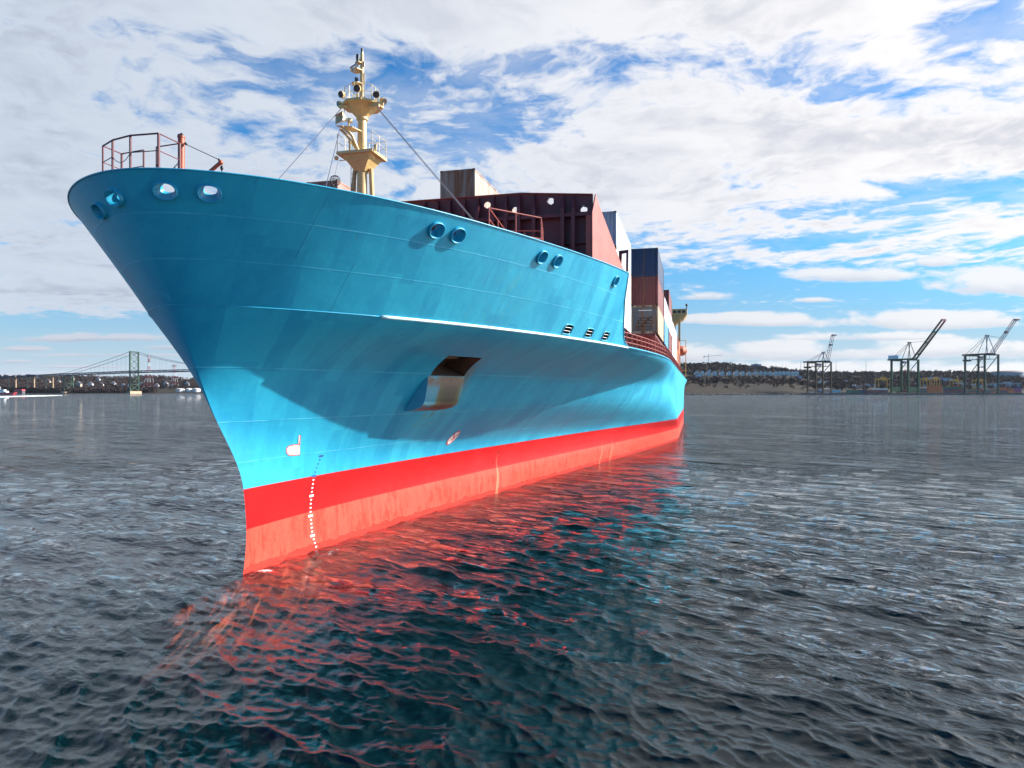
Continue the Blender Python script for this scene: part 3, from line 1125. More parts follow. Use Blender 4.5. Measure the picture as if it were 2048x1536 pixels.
mb = tapered_platform(21.85, 1.15, 1.0, 0.16, 21.0, 0.3)
obj('mast_platform', mb, M['cream'], mast)
mb = MB()
pl8 = [(MX + 1.2 * cos(pi / 8 + pi / 4 * i) * 1.05, MY + 1.2 * sin(pi / 8 + pi / 4 * i), 24.85) for i in range(8)]
mb.prism(pl8, (0, 0, 0), (0, 0, 0.14))
rt = [(MX + 0.95 * cos(pi / 8 + pi / 4 * i), MY + 0.95 * sin(pi / 8 + pi / 4 * i), 24.85) for i in range(8)]
rb_ = [(MX + 0.3 * cos(pi / 8 + pi / 4 * i), MY + 0.3 * sin(pi / 8 + pi / 4 * i), 24.2) for i in range(8)]
for i in range(8):
    j = (i + 1) % 8
    mb.quad(rt[i], rt[j], rb_[j], rb_[i])
obj('mast_platform', mb, M['cream'], mast)


def rail_loop(z, pts, h_, mat, open_seg=()):
    mb = MB()
    k = len(pts)
    for i in range(k):
        a_, b_ = np.array((*pts[i], z)), np.array((*pts[(i + 1) % k], z))
        mb.tube([a_, a_ + np.array((0, 0, h_))], 0.022, 6)
        if i in open_seg:
            continue
        for q in (1.0, 0.55):
            mb.tube([a_ + np.array((0, 0, h_ * q)), b_ + np.array((0, 0, h_ * q))], 0.017, 5)
        mid = (a_ + b_) / 2
        mb.tube([mid, mid + np.array((0, 0, h_))], 0.017, 5)
    return mb


obj('mast_railing', rail_loop(22.0, [(MX + x, MY + y) for x, y in ((-1.1, -0.95), (1.1, -0.95), (1.1, 0.95), (-1.1, 0.95))], 1.05, M['cream2'], (0,)), M['cream2'], mast, smooth=True)
obj('mast_railing', rail_loop(24.98, [(MX + 1.0 * cos(pi / 6 + pi / 3 * i), MY + 1.0 * sin(pi / 6 + pi / 3 * i)) for i in range(6)], 0.95, M['cream2']), M['cream2'], mast, smooth=True)
CAMD = unit((CX - MX, -MY, -14))


def floodlight(pos, dirn, r=0.2):
    mb = MB()
    d = unit(dirn)
    p = np.array(pos, float)
    mb.mat(0).tube([p - d * 0.32, p - d * 0.18, p], [r * 0.55, r * 0.95, r], 14)
    mb.mat(1).tube([p, p + d * 0.012], [r * 0.93, r * 0.93], 14)
    mb.mat(2).tube([p - d * 0.2, p - d * 0.2 - np.array((0, 0, r + 0.1))], 0.035, 6)
    return obj('floodlight', mb, [M['cream'], M['lens'], M['cream2']], mast, smooth=True)


floodlight((-1.02, 37.2, 25.45), (-0.25, -0.9, -0.35), 0.2)
floodlight((-1.30, 37.4, 25.0), (-0.5, -0.8, -0.25), 0.17)
floodlight((0.25, 36.75, 25.48), (0.1, -0.95, -0.3), 0.21)
floodlight((1.22, 37.25, 25.22), (0.35, -0.85, -0.4), 0.2)
floodlight((1.5, 37.75, 24.98), (0.9, -0.3, -0.55), 0.2)
# arms carrying the lights
ar = MB()
for a_, b_ in (((-0.7, 37.4, 24.9), (-1.25, 37.4, 24.82)), ((0.6, 37.4, 24.9), (1.55, 37.55, 24.75)), ((0.5, 37.5, 24.7), (1.4, 37.3, 24.6)), ((-0.6, 37.3, 24.75), (-1.0, 37.0, 24.62)), ((0.1, 37.2, 24.95), (0.25, 36.8, 25.15))):
    ar = MB()
    ar.beam(a_, b_, 0.11, 0.16)
    obj('lamp_arm', ar, M['cream'], mast)
# horn on its bracket
hn = MB()
A_ = np.array((-0.35, 36.9, 23.75))
dirh = unit((-0.55, -0.83, 0.0))
sd_ = unit(np.cross(dirh, (0, 0, 1.0)))
loops = [(0.0, 0.05, 0.05), (0.25, 0.12, 0.10), (0.62, 0.42, 0.27)]
b0 = len(hn.v)
for (dd, sw, sh) in loops:
    c_ = A_ + dirh * dd
    hn.addv([c_ + sd_ * sw + np.array((0, 0, sh)), c_ - sd_ * sw + np.array((0, 0, sh)), c_ - sd_ * sw - np.array((0, 0, sh)), c_ + sd_ * sw - np.array((0, 0, sh))])
for i in range(2):
    for k in range(4):
        q = (k + 1) % 4
        hn.face((b0 + i * 4 + k, b0 + i * 4 + q, b0 + (i + 1) * 4 + q, b0 + (i + 1) * 4 + k))
hn.tube([A_ - dirh * 0.2, A_ + dirh * 0.02], 0.14, 10)
obj('horn', hn, M['cream2'], mast)
hb_ = MB()
hb_.prism([(-0.95, 36.5, 23.38), (-0.1, 36.9, 23.38), (0.1, 37.7, 23.38), (-0.5, 37.6, 23.38)], (0, 0, -0.05), (0, 0, 0))
for q in (-0.25, 0.05):
    hb_.tube([(-0.7 + q, 36.75 - q, 23.35), (-0.3 + q, 37.1, 22.95), (-0.05, 37.6, 22.1)], 0.09, 6)
hb_.tube([(-0.35, 36.9, 23.38), (-0.35, 36.9, 23.7)], 0.05, 6)
obj('horn_bracket', hb_, M['cream'], mast, smooth=True)
# top lanterns
tl = MB()
for (z_, dx_, r_) in ((26.25, -0.26, 0.36), (27.05, -0.30, 0.38), (27.5, -0.18, 0.22)):
    tl.mat(0).prism([(MX + dx_ + r_ * cos(i * pi / 3), MY - 0.1 + r_ * sin(i * pi / 3), z_) for i in range(6)], (0, 0, -0.06), (0, 0, 0))
    tl.mat(1).tube([(MX + dx_ - 0.02, MY - 0.15, z_), (MX + dx_ - 0.02, MY - 0.15, z_ + 0.32)], [0.09, 0.12], 8)
tl.mat(0).tube([(MX, MY, 28.0), (MX, MY, 28.12)], 0.1, 8)
tl.mat(1).tube([(MX, MY, 28.1), (MX, MY, 28.33)], [0.07, 0.09], 8)
tl.mat(1).tube([(MX - 0.26, MY - 0.1, 27.75), (MX - 0.26, MY - 0.1, 27.98)], [0.06, 0.08], 8)
tl.mat(1).tube([(MX + 0.16, MY - 0.1, 27.2), (MX + 0.16, MY - 0.1, 27.5)], 0.06, 8)
tl.mat(2).tube([(MX - 0.5, MY - 0.3, 27.0), (MX - 0.2, MY - 0.2, 27.35)], [0.2, 0.1], 10)
tl.mat(0).beam((MX - 0.05, MY, 27.6), (MX - 0.3, MY - 0.1, 27.75), 0.1)
tl.mat(1).tube([(MX + 0.14, MY, 25.0), (MX + 0.17, MY, 26.9)], 0.03, 5)
obj('mast_lantern', tl, [M['cream'], M['dark'], M['grey']], mast, smooth=True)
# small fittings on the lower platform
ft = MB()
ft.tube([(1.25, 37.1, 21.9), (1.25, 37.1, 22.25)], [0.05, 0.12], 8)
ft.tube([(-0.3, 36.95, 22.0), (-0.3, 36.95, 22.45)], 0.06, 8)
ft.ball((-0.3, 36.95, 22.5), 0.1)
ft.ball((-1.25, 37.1, 21.7), 0.13)
ft.tube([(-1.0, 37.0, 21.5), (1.2, 37.0, 21.45)], 0.03, 5)
obj('mast_fitting', ft, M['cream'], mast, smooth=True)
lad = MB()
for dx_ in (-0.16, 0.16):
    lad.tube([(MX - 0.55 + dx_, MY - 0.15, 15.0), (MX - 0.42 + dx_, MY - 0.25, 21.9)], 0.018, 5)
for i in range(22):
    z_ = 15.2 + i * 0.3
    x_ = MX - 0.55 + 0.13 * (z_ - 15) / 6.9
    lad.tube([(x_ - 0.16, MY - 0.2, z_), (x_ + 0.16, MY - 0.2, z_)], 0.012, 4)
obj('mast_ladder', lad, M['wire'], mast, smooth=True)
# wire anchor ball
ab = MB()
bc = np.array((-0.95, 36.4, 20.15))
for i in range(5):
    th = pi * i / 5
    ab.tube([bc + 0.30 * np.array((cos(th) * cos(q), sin(th) * cos(q), sin(q))) for q in np.linspace(0, 2 * pi, 17)[:-1]], 0.013, 4, closed=True)
for z_ in (-0.17, 0, 0.17):
    r_ = sqrt(0.09 - z_ * z_)
    ab.tube([bc + np.array((r_ * cos(q), r_ * sin(q), z_)) for q in np.linspace(0, 2 * pi, 17)[:-1]], 0.013, 4, closed=True)
ab.tube([bc + np.array((0, 0, 0.3)), bc + np.array((0.1, 0.3, 1.6))], 0.008, 4)
obj('anchor_ball', ab, M['dark'], mast, smooth=True)
# stays
for a_, b_ in (((-1.05, 37.4, 24.75), (1.35, 24.0, 14.35)), ((-0.75, 37.2, 24.6), (4.1, 25.5, 14.35)),
               ((1.05, 37.6, 24.65), (8.1, 40.3, 16.0)), ((1.15, 37.6, 24.6), (8.2, 40.3, 16.0))):
    st = MB()
    st.tube([a_, b_], 0.019, 5)
    so_ = obj('mast_stay', st, M['wire'], mast, smooth=True)
tb = MB()
p0_, p1_ = np.array((1.05, 37.6, 24.65)), np.array((8.15, 40.3, 16.0))
tb.tube([p0_ + (p1_ - p0_) * 0.82, p0_ + (p1_ - p0_) * 0.93], 0.06, 8)
obj('turnbuckle', tb, M['green'], mast, smooth=True)

# breakwater across the forecastle, ribbed on the side towards the bow
BY = 41.0
ztop = lambda x: float(np.interp(abs(x), [0, 8.97, 13.21], [19.92, 19.92, 19.56]))
XE = 13.3
bw = MB()
holes = [(3.28, 19.2), (6.83, 19.40), (8.60, 18.98), (10.78, 19.36), (12.77, 18.72)]
xs = np.linspace(-XE, XE, 260)
zs_ = np.linspace(14.3, 19.9, 60)
g_ = np.array([[(x * min(1.0, (float(halfb(BY, min(z, 15.6))) - 0.15) / XE), BY, 14.3 + (ztop(x) - 14.3) * (z - 14.3) / 5.6) for x in xs] for z in zs_])
cenb = (g_[:-1, :-1] + g_[1:, 1:]) / 2
kb = np.ones(cenb.shape[:2], bool)
for (hx, hz) in holes:
    for s_ in (1, -1):
        kb &= (cenb[..., 0] - s_ * hx) ** 2 + (cenb[..., 2] - hz) ** 2 > 0.21 ** 2
bw.grid(g_, kb)
bw_o = obj('breakwater', bw, M['maroon'], ship)
for (hx, hz) in holes:
    for s_ in (1, -1):
        rb2 = MB()
        rb2.tube([(s_ * hx + 0.225 * cos(q), BY, hz + 0.225 * sin(q)) for q in np.linspace(0, 2 * pi, 21)[:-1]], 0.03, 5, closed=True)
        obj('hole_rim', rb2, M['maroon'], bw_o, smooth=True)
ribx = [0.6, 1.7, 2.84, 3.7, 4.51, 5.46, 6.33, 7.3, 8.11, 8.92, 9.83, 11.57, 12.2]
for s_ in (1, -1):
    for rx in ribx:
        mb = MB()
        zt = ztop(rx)
        prof = [(BY - 0.01, 14.3), (BY - 0.54, 14.3), (BY - 0.54, zt - 0.9), (BY - 0.36, zt - 0.35), (BY - 0.06, zt - 0.05), (BY - 0.01, zt - 0.05)]
        mb.prism([(s_ * rx - 0.012, y, z) for y, z in prof], (0, 0, 0), (0.024, 0, 0))
        fw = 0.11
        mb.box((s_ * rx - fw, BY - 0.56, 14.3), (s_ * rx + fw, BY - 0.54, zt - 0.9))
        mb.prism([(s_ * rx - fw, BY - 0.56, zt - 0.9), (s_ * rx + fw, BY - 0.56, zt - 0.9), (s_ * rx + 0.03, BY - 0.36, zt - 0.33), (s_ * rx - 0.03, BY - 0.36, zt - 0.33)], (0, 0, 0), (0, 0.02, 0))
        obj('stiffener', mb, M['maroon'], bw_o)
gd = MB()
gd.box((-XE, BY - 0.40, 18.38), (XE, BY - 0.02, 18.41))
gd.box((-XE, BY - 0.47, 18.28), (XE, BY - 0.45, 18.50))
gd.box((-XE, BY - 0.30, 16.7), (XE, BY - 0.02, 16.73))
obj('girder', gd, M['maroon'], bw_o)
tp = MB()
for s_ in (1, -1):
    tp.beam((0, BY - 0.03, 19.95), (s_ * 8.97, BY - 0.03, 19.95), 0.24, 0.05)
    tp.beam((s_ * 8.97, BY - 0.03, 19.95), (s_ * 13.3, BY - 0.03, 19.58), 0.24, 0.05)
obj('coping', tp, M['maroon2'], bw_o)
for s_ in (1, -1):
    sw = MB()
    # side plate sloping down and aft along the rail, with a rounded corner to its opening
    xo = lambda y: s_ * (float(halfb(y, 15.6)) - 0.12)
    pr_ = [(BY - 0.5, 18.45), (BY - 0.42, 18.6), (BY + 0.02, 19.6), (BY + 0.55, 19.1), (46.5, 15.86), (BY - 0.5, 15.62)]
    outer, inner = [], []
    for (y_, z_) in pr_:
        outer.append((xo(y_), y_, z_))
    sw.prism(outer, (0, 0, 0), (-s_ * 0.06, 0, 0))
    for i in range(7):          # rounded lower corner of the frame
        a0, a1 = pi / 2 * i / 7, pi / 2 * (i + 1) / 7
        cx_, cz_ = s_ * 12.55, 16.35
        sw.prism([(cx_ + s_ * 0.42 * sin(a0), BY - 0.455, cz_ - 0.6 * cos(a0)), (cx_ + s_ * 0.42 * sin(a1), BY - 0.455, cz_ - 0.6 * cos(a1)), (s_ * 13.1, BY - 0.455, cz_ - 0.7)], (0, 0, 0), (0, 0.02, 0))
    sw.box((min(s_ * 12.95, s_ * 13.3), BY - 0.45, 15.5), (max(s_ * 12.95, s_ * 13.3), BY - 0.43, 18.5))
    obj('side_plate', sw, M['maroon2'], bw_o)
# fairlead frame at the forecastle end
for s_ in (1, -1):
    ff = MB()
    x0 = s_ * 14.25
    ff.prism([(x0, 46.3, 15.75), (x0, 46.3, 17.25), (x0 + s_ * 0.62, 46.3, 17.3), (x0 + s_ * 0.62, 46.3, 17.12), (x0 + s_ * 0.2, 46.3, 17.05), (x0 + s_ * 0.16, 46.3, 16.2), (x0 + s_ * 0.5, 46.3, 15.75)], (0, 0, 0), (0, 0.12, 0))
    ff.prism([(x0 + s_ * 0.48, 46.3, 17.12), (x0 + s_ * 0.62, 46.3, 17.12), (x0 + s_ * 0.60, 46.3, 15.9), (x0 + s_ * 0.46, 46.3, 15.8)], (0, 0, 0), (0, 0.12, 0))
    obj('fairlead_frame', ff, M['maroon'], ship)

# small railed stage beside the breakwater
sg = MB()
fp = [(9.3, 33.0), (11.35, 35.6), (10.8, 38.6), (8.8, 38.0)]
zs0, zs1 = 15.4, 17.05
sg.prism([(x, y, zs0) for x, y in fp], (0, 0, -0.08), (0, 0, 0))
for (x, y) in fp:
    sg.beam((x - 0.9, y + 0.2, 14.3), (x, y, zs0), 0.1)
stage = obj('railed_stage', sg, M['maroon2'], ship)
sr = MB()
for i in range(4):
    a_, b_ = np.array((*fp[i], 0)), np.array((*fp[(i + 1) % 4], 0))
    for z_ in (zs1, zs1 - 0.55, zs1 - 1.1):
        if i == 0 and z_ < zs1 - 0.3 and z_ > zs1 - 0.8:
            continue
        sr.tube([a_ + np.array((0, 0, z_)), b_ + np.array((0, 0, z_))], 0.032, 6)
    sr.tube([a_ + np.array((0, 0, zs0)), a_ + np.array((0, 0, zs1))], 0.04, 6)
    mid = (a_ + b_) / 2
    sr.tube([mid + np.array((0, 0, zs0)), mid + np.array((0, 0, zs1))], 0.035, 6)
obj('railing', sr, M['maroon2'], stage, smooth=True)

# hatch coamings carrying the container bays
hc = MB()
for (ya, yb, xw) in ((50.6, 62.6, 12.6), (64.5, 78.2, 15.6), (78.4, 91.9, 15.6), (92.1, 105.6, 15.6), (105.9, 119.4, 15.6), (119.6, 133.2, 15.6), (133.5, 147.0, 15.6), (147.4, 161.0, 15.6)):
    xi = min(xw, 13.1)
    hc.box((-xi, ya, ZD), (xi, yb, 13.25))
    for s_ in (1, -1):
        hc.box((min(s_ * xi, s_ * xw), ya + 0.3, 13.0), (max(s_ * xi, s_ * xw), yb - 0.3, 13.25))
obj('hatch_coaming', hc, M['maroon'], ship)
# posts under the outboard containers
yy = 65.2
for i in range(40):
    y_ = 64.9 + i * 2.35
    if y_ > 158:
        break
    mb = MB()
    mb.box((15.35, y_ - 0.12, ZD), (15.62, y_ + 0.12, 13.0))
    mb.beam((15.48, y_, 12.2), (14.0, y_, 13.0), 0.14)
    obj('support_post', mb, M['maroon2'], ship)


# deck railing aft of the forecastle on the port side
def deck_rail(side):
    mb = MB()
    ys = list(np.arange(52.3, 160, 1.55))
    for y_ in ys:
        a_ = hpt(y_, ZD, side) - np.array((side * 0.12, 0, 0))
        mb.beam(a_, a_ + np.array((0, 0, 1.15)), 0.10, 0.05, up=(0, 1, 0))
    for z_ in (0.42, 0.8, 1.15):
        mb.tube([hpt(y_, ZD, side) + np.array((-side * 0.12, 0, z_)) for y_ in ys], 0.024, 5)
    return obj('deck_railing', mb, M['rail_sunlit'], ship)


deck_rail(1)
deck_rail(-1)

# deckhouse with the bridge wing showing past the containers
dh = MB()
dh.box((-13, 163, ZD), (13, 176, 24.5))
dh.box((-11, 163.5, 24.5), (11, 174, 28.4))
house = obj('deckhouse', dh, M['cream2'], ship)
wg = MB()
for s_ in (1, -1):
    wg.box((min(s_ * 11, s_ * 17.3), 165, 25.4), (max(s_ * 11, s_ * 17.3), 169, 26.7))
    wg.prism([(s_ * 17.3, 165.2, 25.4), (s_ * 16.6, 165.2, 24.4), (s_ * 13.0, 165.2, 22.0), (s_ * 13.0, 165.2, 23.4), (s_ * 14.2, 165.2, 25.4)], (0, 0, 0), (0, 3.4, 0))
obj('bridge_wing', wg, M['cream'], house)
wn_ = MB()
for k in range(5):
    wn_.box((12.2 + k * 1.0, 164.96, 25.75), (12.9 + k * 1.0, 165.0, 26.35))
obj('wing_window', wn_, M['dark'], house)
wl_ = MB()
wl_.tube([(17.2, 165.5, 26.7), (17.2, 165.5, 27.5)], 0.12, 6)
wl_.ball((17.2, 165.5, 27.6), 0.3)
obj('wing_lamp', wl_, M['dark'], house, smooth=True)
bx_ = MB()
bx_.beam((15.6, 164.5, 25.2), (15.6, 164.5, 19.5), 0.5)
bx_.beam((14.6, 164.5, 25.2), (14.6, 164.5, 19.0), 0.35)
bx_.beam((14.4, 164.5, 19.4), (15.8, 164.5, 19.4), 0.5)
obj('wing_frame', bx_, M['cream'], house)
lb = MB()
lb.ball((16.0, 171, 17.4), (1.3, 3.6, 1.2))
obj('lifeboat', lb, M['orange'], ship, smooth=True)
gt = MB()
for (x_, y_) in ((15.4, 180), (16.8, 180), (15.4, 183), (16.8, 183)):
    gt.beam((x_, y_, ZD), (x_, y_, 20.5), 0.14)
for z_ in (13, 15, 17, 18.8, 20.5):
    gt.beam((15.4, 180, z_), (16.8, 180, z_), 0.12)
    gt.beam((16.8, 180, z_), (16.8, 183, z_), 0.12)
obj('ladder_tower', gt, M['cream'], ship)

# ------------------------------------------------------------------ containers
CMAT = {}


def cmat(name, col, rust=0.2, rough=0.42):
    if name not in CMAT:
        CMAT[name] = principled("container_" + name, col, rough, var=0.14, scale=0.9, rust=rust, stretch=(1, 1, 0.5))
    return CMAT[name]


CW, CHT, CL = 2.438, 2.591, 12.19
CMESH = {}


def corrugated(mb, p0, du, length, height, n, depth, nrm):
    """trapezoid sheet standing on p0 along du"""
    p0, du, nrm = np.array(p0, float), np.array(du, float), np.array(nrm, float)
    pit = length / n
    prof = []
    for i in range(n):
        s0 = i * pit
        prof += [(s0, 0.0), (s0 + pit * 0.28, 0.0), (s0 + pit * 0.5, -depth), (s0 + pit * 0.78, -depth)]
    prof.append((length, 0.0))
    b = len(mb.v)
    mb.addv([p0 + du * s + nrm * d for s, d in prof])
    mb.addv([p0 + du * s + nrm * d + np.array((0, 0, height)) for s, d in prof])
    k = len(prof)
    for i in range(k - 1):
        mb.face((b + i, b + i + 1, b + k + i + 1, b + k + i))


def container_parts():
    """shell, frame, castings in local coordinates: x 0..CW, y 0..CL, z 0..CHT"""
    sh = MB()
    e = 0.06
    corrugated(sh, (e, 0.03, 0.12), (1, 0, 0), CW - 2 * e, CHT - 0.22, 9, 0.045, (0, -1, 0))
    corrugated(sh, (CW - 0.02, e, 0.12), (0, 1, 0), CL - 2 * e, CHT - 0.22, 40, 0.036, (1, 0, 0))
    corrugated(sh, (0.02, CL - e, 0.12), (0, -1, 0), CL - 2 * e, CHT - 0.22, 40, 0.036, (-1, 0, 0))
    corrugated(sh, (CW - e, CL - 0.03, 0.12), (-1, 0, 0), CW - 2 * e, CHT - 0.22, 9, 0.045, (0, 1, 0))
    sh.quad((0.02, 0.02, CHT - 0.03), (CW - 0.02, 0.02, CHT - 0.03), (CW - 0.02, CL - 0.02, CHT - 0.03), (0.02, CL - 0.02, CHT - 0.03))
    fr_ = MB()
    for x in (0, CW - 0.11):
        for y in (0, CL - 0.11):
            fr_.box((x, y, 0.118), (x + 0.11, y + 0.11, CHT - 0.118))
    for y in (0.012, CL - 0.102):
        fr_.box((0.11, y, CHT - 0.125), (CW - 0.11, y + 0.09, CHT - 0.01))
        fr_.box((0.11, y, 0.01), (CW - 0.11, y + 0.09, 0.14))
    for x in (0.012, CW - 0.092):
        fr_.box((x, 0.11, CHT - 0.11), (x + 0.08, CL - 0.11, CHT - 0.012))
        fr_.box((x, 0.11, 0.012), (x + 0.08, CL - 0.11, 0.15))
    cs = fr_
    cs.mat(1)
    for x in (-0.004, CW - 0.174):
        for y in (-0.004, CL - 0.174):
            for z in (0, CHT - 0.118):
                cs.box((x, y, z), (x + 0.178, y + 0.178, z + 0.118))
    return sh, fr_, cs


_sh, _fr, _cs = container_parts()


def container(xr, yf, zb, col, label, group=None, endcol=None, rust=0.2, reefer=False, name='shipping_container'):
    """xr: port side of the box; yf: forward end; zb: underside"""
    t = thing(name, label, 'container', (xr - CW, yf, zb), 0, group)
    key = (col,)
    if key not in CMESH:
        a_ = obj('shell', _sh, CMAT[col], t, local=True)
        b_ = obj('frame', _fr, [CMAT[endcol or col], M['rusty']], t, local=True)
        CMESH[key] = (a_, b_)
    else:
        for src in CMESH[key]:
            c = src.copy()
            COL.objects.link(c)
            c.parent = t
    if reefer:
        rf = MB()
        rf.box((0.16, -0.02, 0.2), (CW - 0.16, 0.0, CHT - 0.2))
        rf.box((0.3, -0.05, 1.72), (CW - 0.3, -0.021, 2.22))
        obj('end_panel', rf, cmat('reefer_grey', (0.10, 0.12, 0.13), 0.4), t, local=True)
        gr = MB()
        for i in range(5):
            gr.box((0.5 + 0.02 * i, -0.09, 0.35 + i * 0.26), (CW - 0.5, -0.055, 0.42 + i * 0.26))
        gr.beam((0.5, -0.075, 0.35), (1.9, -0.075, 1.6), 0.05)
        for i in range(7):
            gr.box((0.42 + i * 0.22, -0.10, 0.5 + (i % 3) * 0.35), (0.52 + i * 0.22, -0.055, 0.75 + (i % 3) * 0.35))
        obj('cooling_grille', gr, M['rusty'], t, local=True)
        tr_ = MB()
        tr_.box((0.7, -0.06, 2.08), (CW - 0.55, -0.051, 2.14))
        obj('white_strip', tr_, M['white'], t, local=True)
    return t


cmat('rusty_white', (0.26, 0.205, 0.165), 0.66)
cmat('brown', (0.30, 0.16, 0.12), 0.4)
cmat('grey', (0.30, 0.36, 0.44), 0.12)
cmat('white', (0.50, 0.52, 0.55), 0.12)
cmat('cream', (0.48, 0.42, 0.38), 0.25)
cmat('navy', (0.008, 0.022, 0.075), 0.06)
cmat('maroon', (0.16, 0.032, 0.028), 0.14)
cmat('rust_cream', (0.46, 0.38, 0.26), 0.75)
cmat('skyblue', (0.05, 0.22, 0.40), 0.12)
cmat('orange', (0.42, 0.12, 0.04), 0.2)
G1 = 'containers stacked on the deck of the ship'
ZB = 13.27
TH = CHT + 0.012
# forward bay
for i, (c, l) in enumerate((('white', 'white container hidden low in the forward stack amidships'), ('maroon', 'dark red container hidden in the middle of the forward stack amidships'))):
    pass
YB1 = 44.2
ZT1 = 22.8
tops = ((-5.05, 'brown', 'weathered pinkish brown container end behind the foremast, just above the bow rail'),
        (5.0, 'rusty_white', 'rust-streaked pale container standing highest above the dark red breakwater'))
for xr, c, l in tops:
    container(xr, YB1, ZT1 - TH, c, l, G1)
    for k in range(2, 5):
        if ZT1 - k * TH > 12.0:
            container(xr, YB1, ZT1 - k * TH, ('white', 'maroon', 'cream')[k % 3], 'container stacked out of sight below a forward top container', 'hidden containers below the forward top containers')
hc2 = MB()
for xr, c, l in tops:
    hc2.box((xr - CW, YB1 + 0.1, 11.45), (xr, YB1 + CL - 0.1, ZT1 - 4 * TH - 0.02))
obj('bay_seat', hc2, M['maroon'], ship)
container(13.66, 50.2, 20.9 - TH, 'grey', 'grey-ended container with bright side, top of the stack just aft of the breakwater', G1)
container(13.66, 50.2, 20.9 - 2 * TH, 'cream', 'cream container squeezed between the forecastle edge and the navy stack', G1)
container(13.66, 50.2, 20.9 - 3 * TH, 'white', 'white container seen in the slot aft of the forecastle, above the pink deck railing', G1)
# outboard stacks, from the bow aft
XO = 15.83
BAYS = [
    (65.0, (('rust_cream', 'rusty refrigerated container, lowest of the stack under the navy one'), ('maroon', 'dark red container between the navy one and the rusty one'), ('navy', 'navy blue container on top of the tall stack at the ship side'))),
    (78.9, (('skyblue', 'light blue container low on the ship side, behind the rusty one'), ('white', 'white container lying on the light blue container'))),
    (92.6, (('maroon', 'reddish container at the bottom of the third outboard stack'), ('white', 'white container between two reddish ones in the third outboard stack'), ('maroon', 'dark red container standing above the white ones, topping the third outboard stack'))),
    (106.4, (('white', 'lower white container of the all-white fourth outboard stack'), ('cream', 'upper pale container of the fourth outboard stack'))),
    (120.0, (('cream', 'lower pale container of the fifth outboard stack'), ('white', 'upper white container of the fifth outboard stack'))),
    (134.0, (('orange', 'lower orange container of the sixth outboard stack'), ('maroon', 'upper dark red container of the sixth outboard stack'))),
    (148.0, (('maroon', 'lower red container of the farthest outboard stack before the deckhouse'), ('orange', 'upper orange container of the farthest outboard stack before the deckhouse'))),
]
for (yb, lst) in BAYS:
    for k, (c, l) in enumerate(lst):
        container(XO, yb, ZB + k * TH, c, l, G1, reefer=(c == 'rust_cream'))

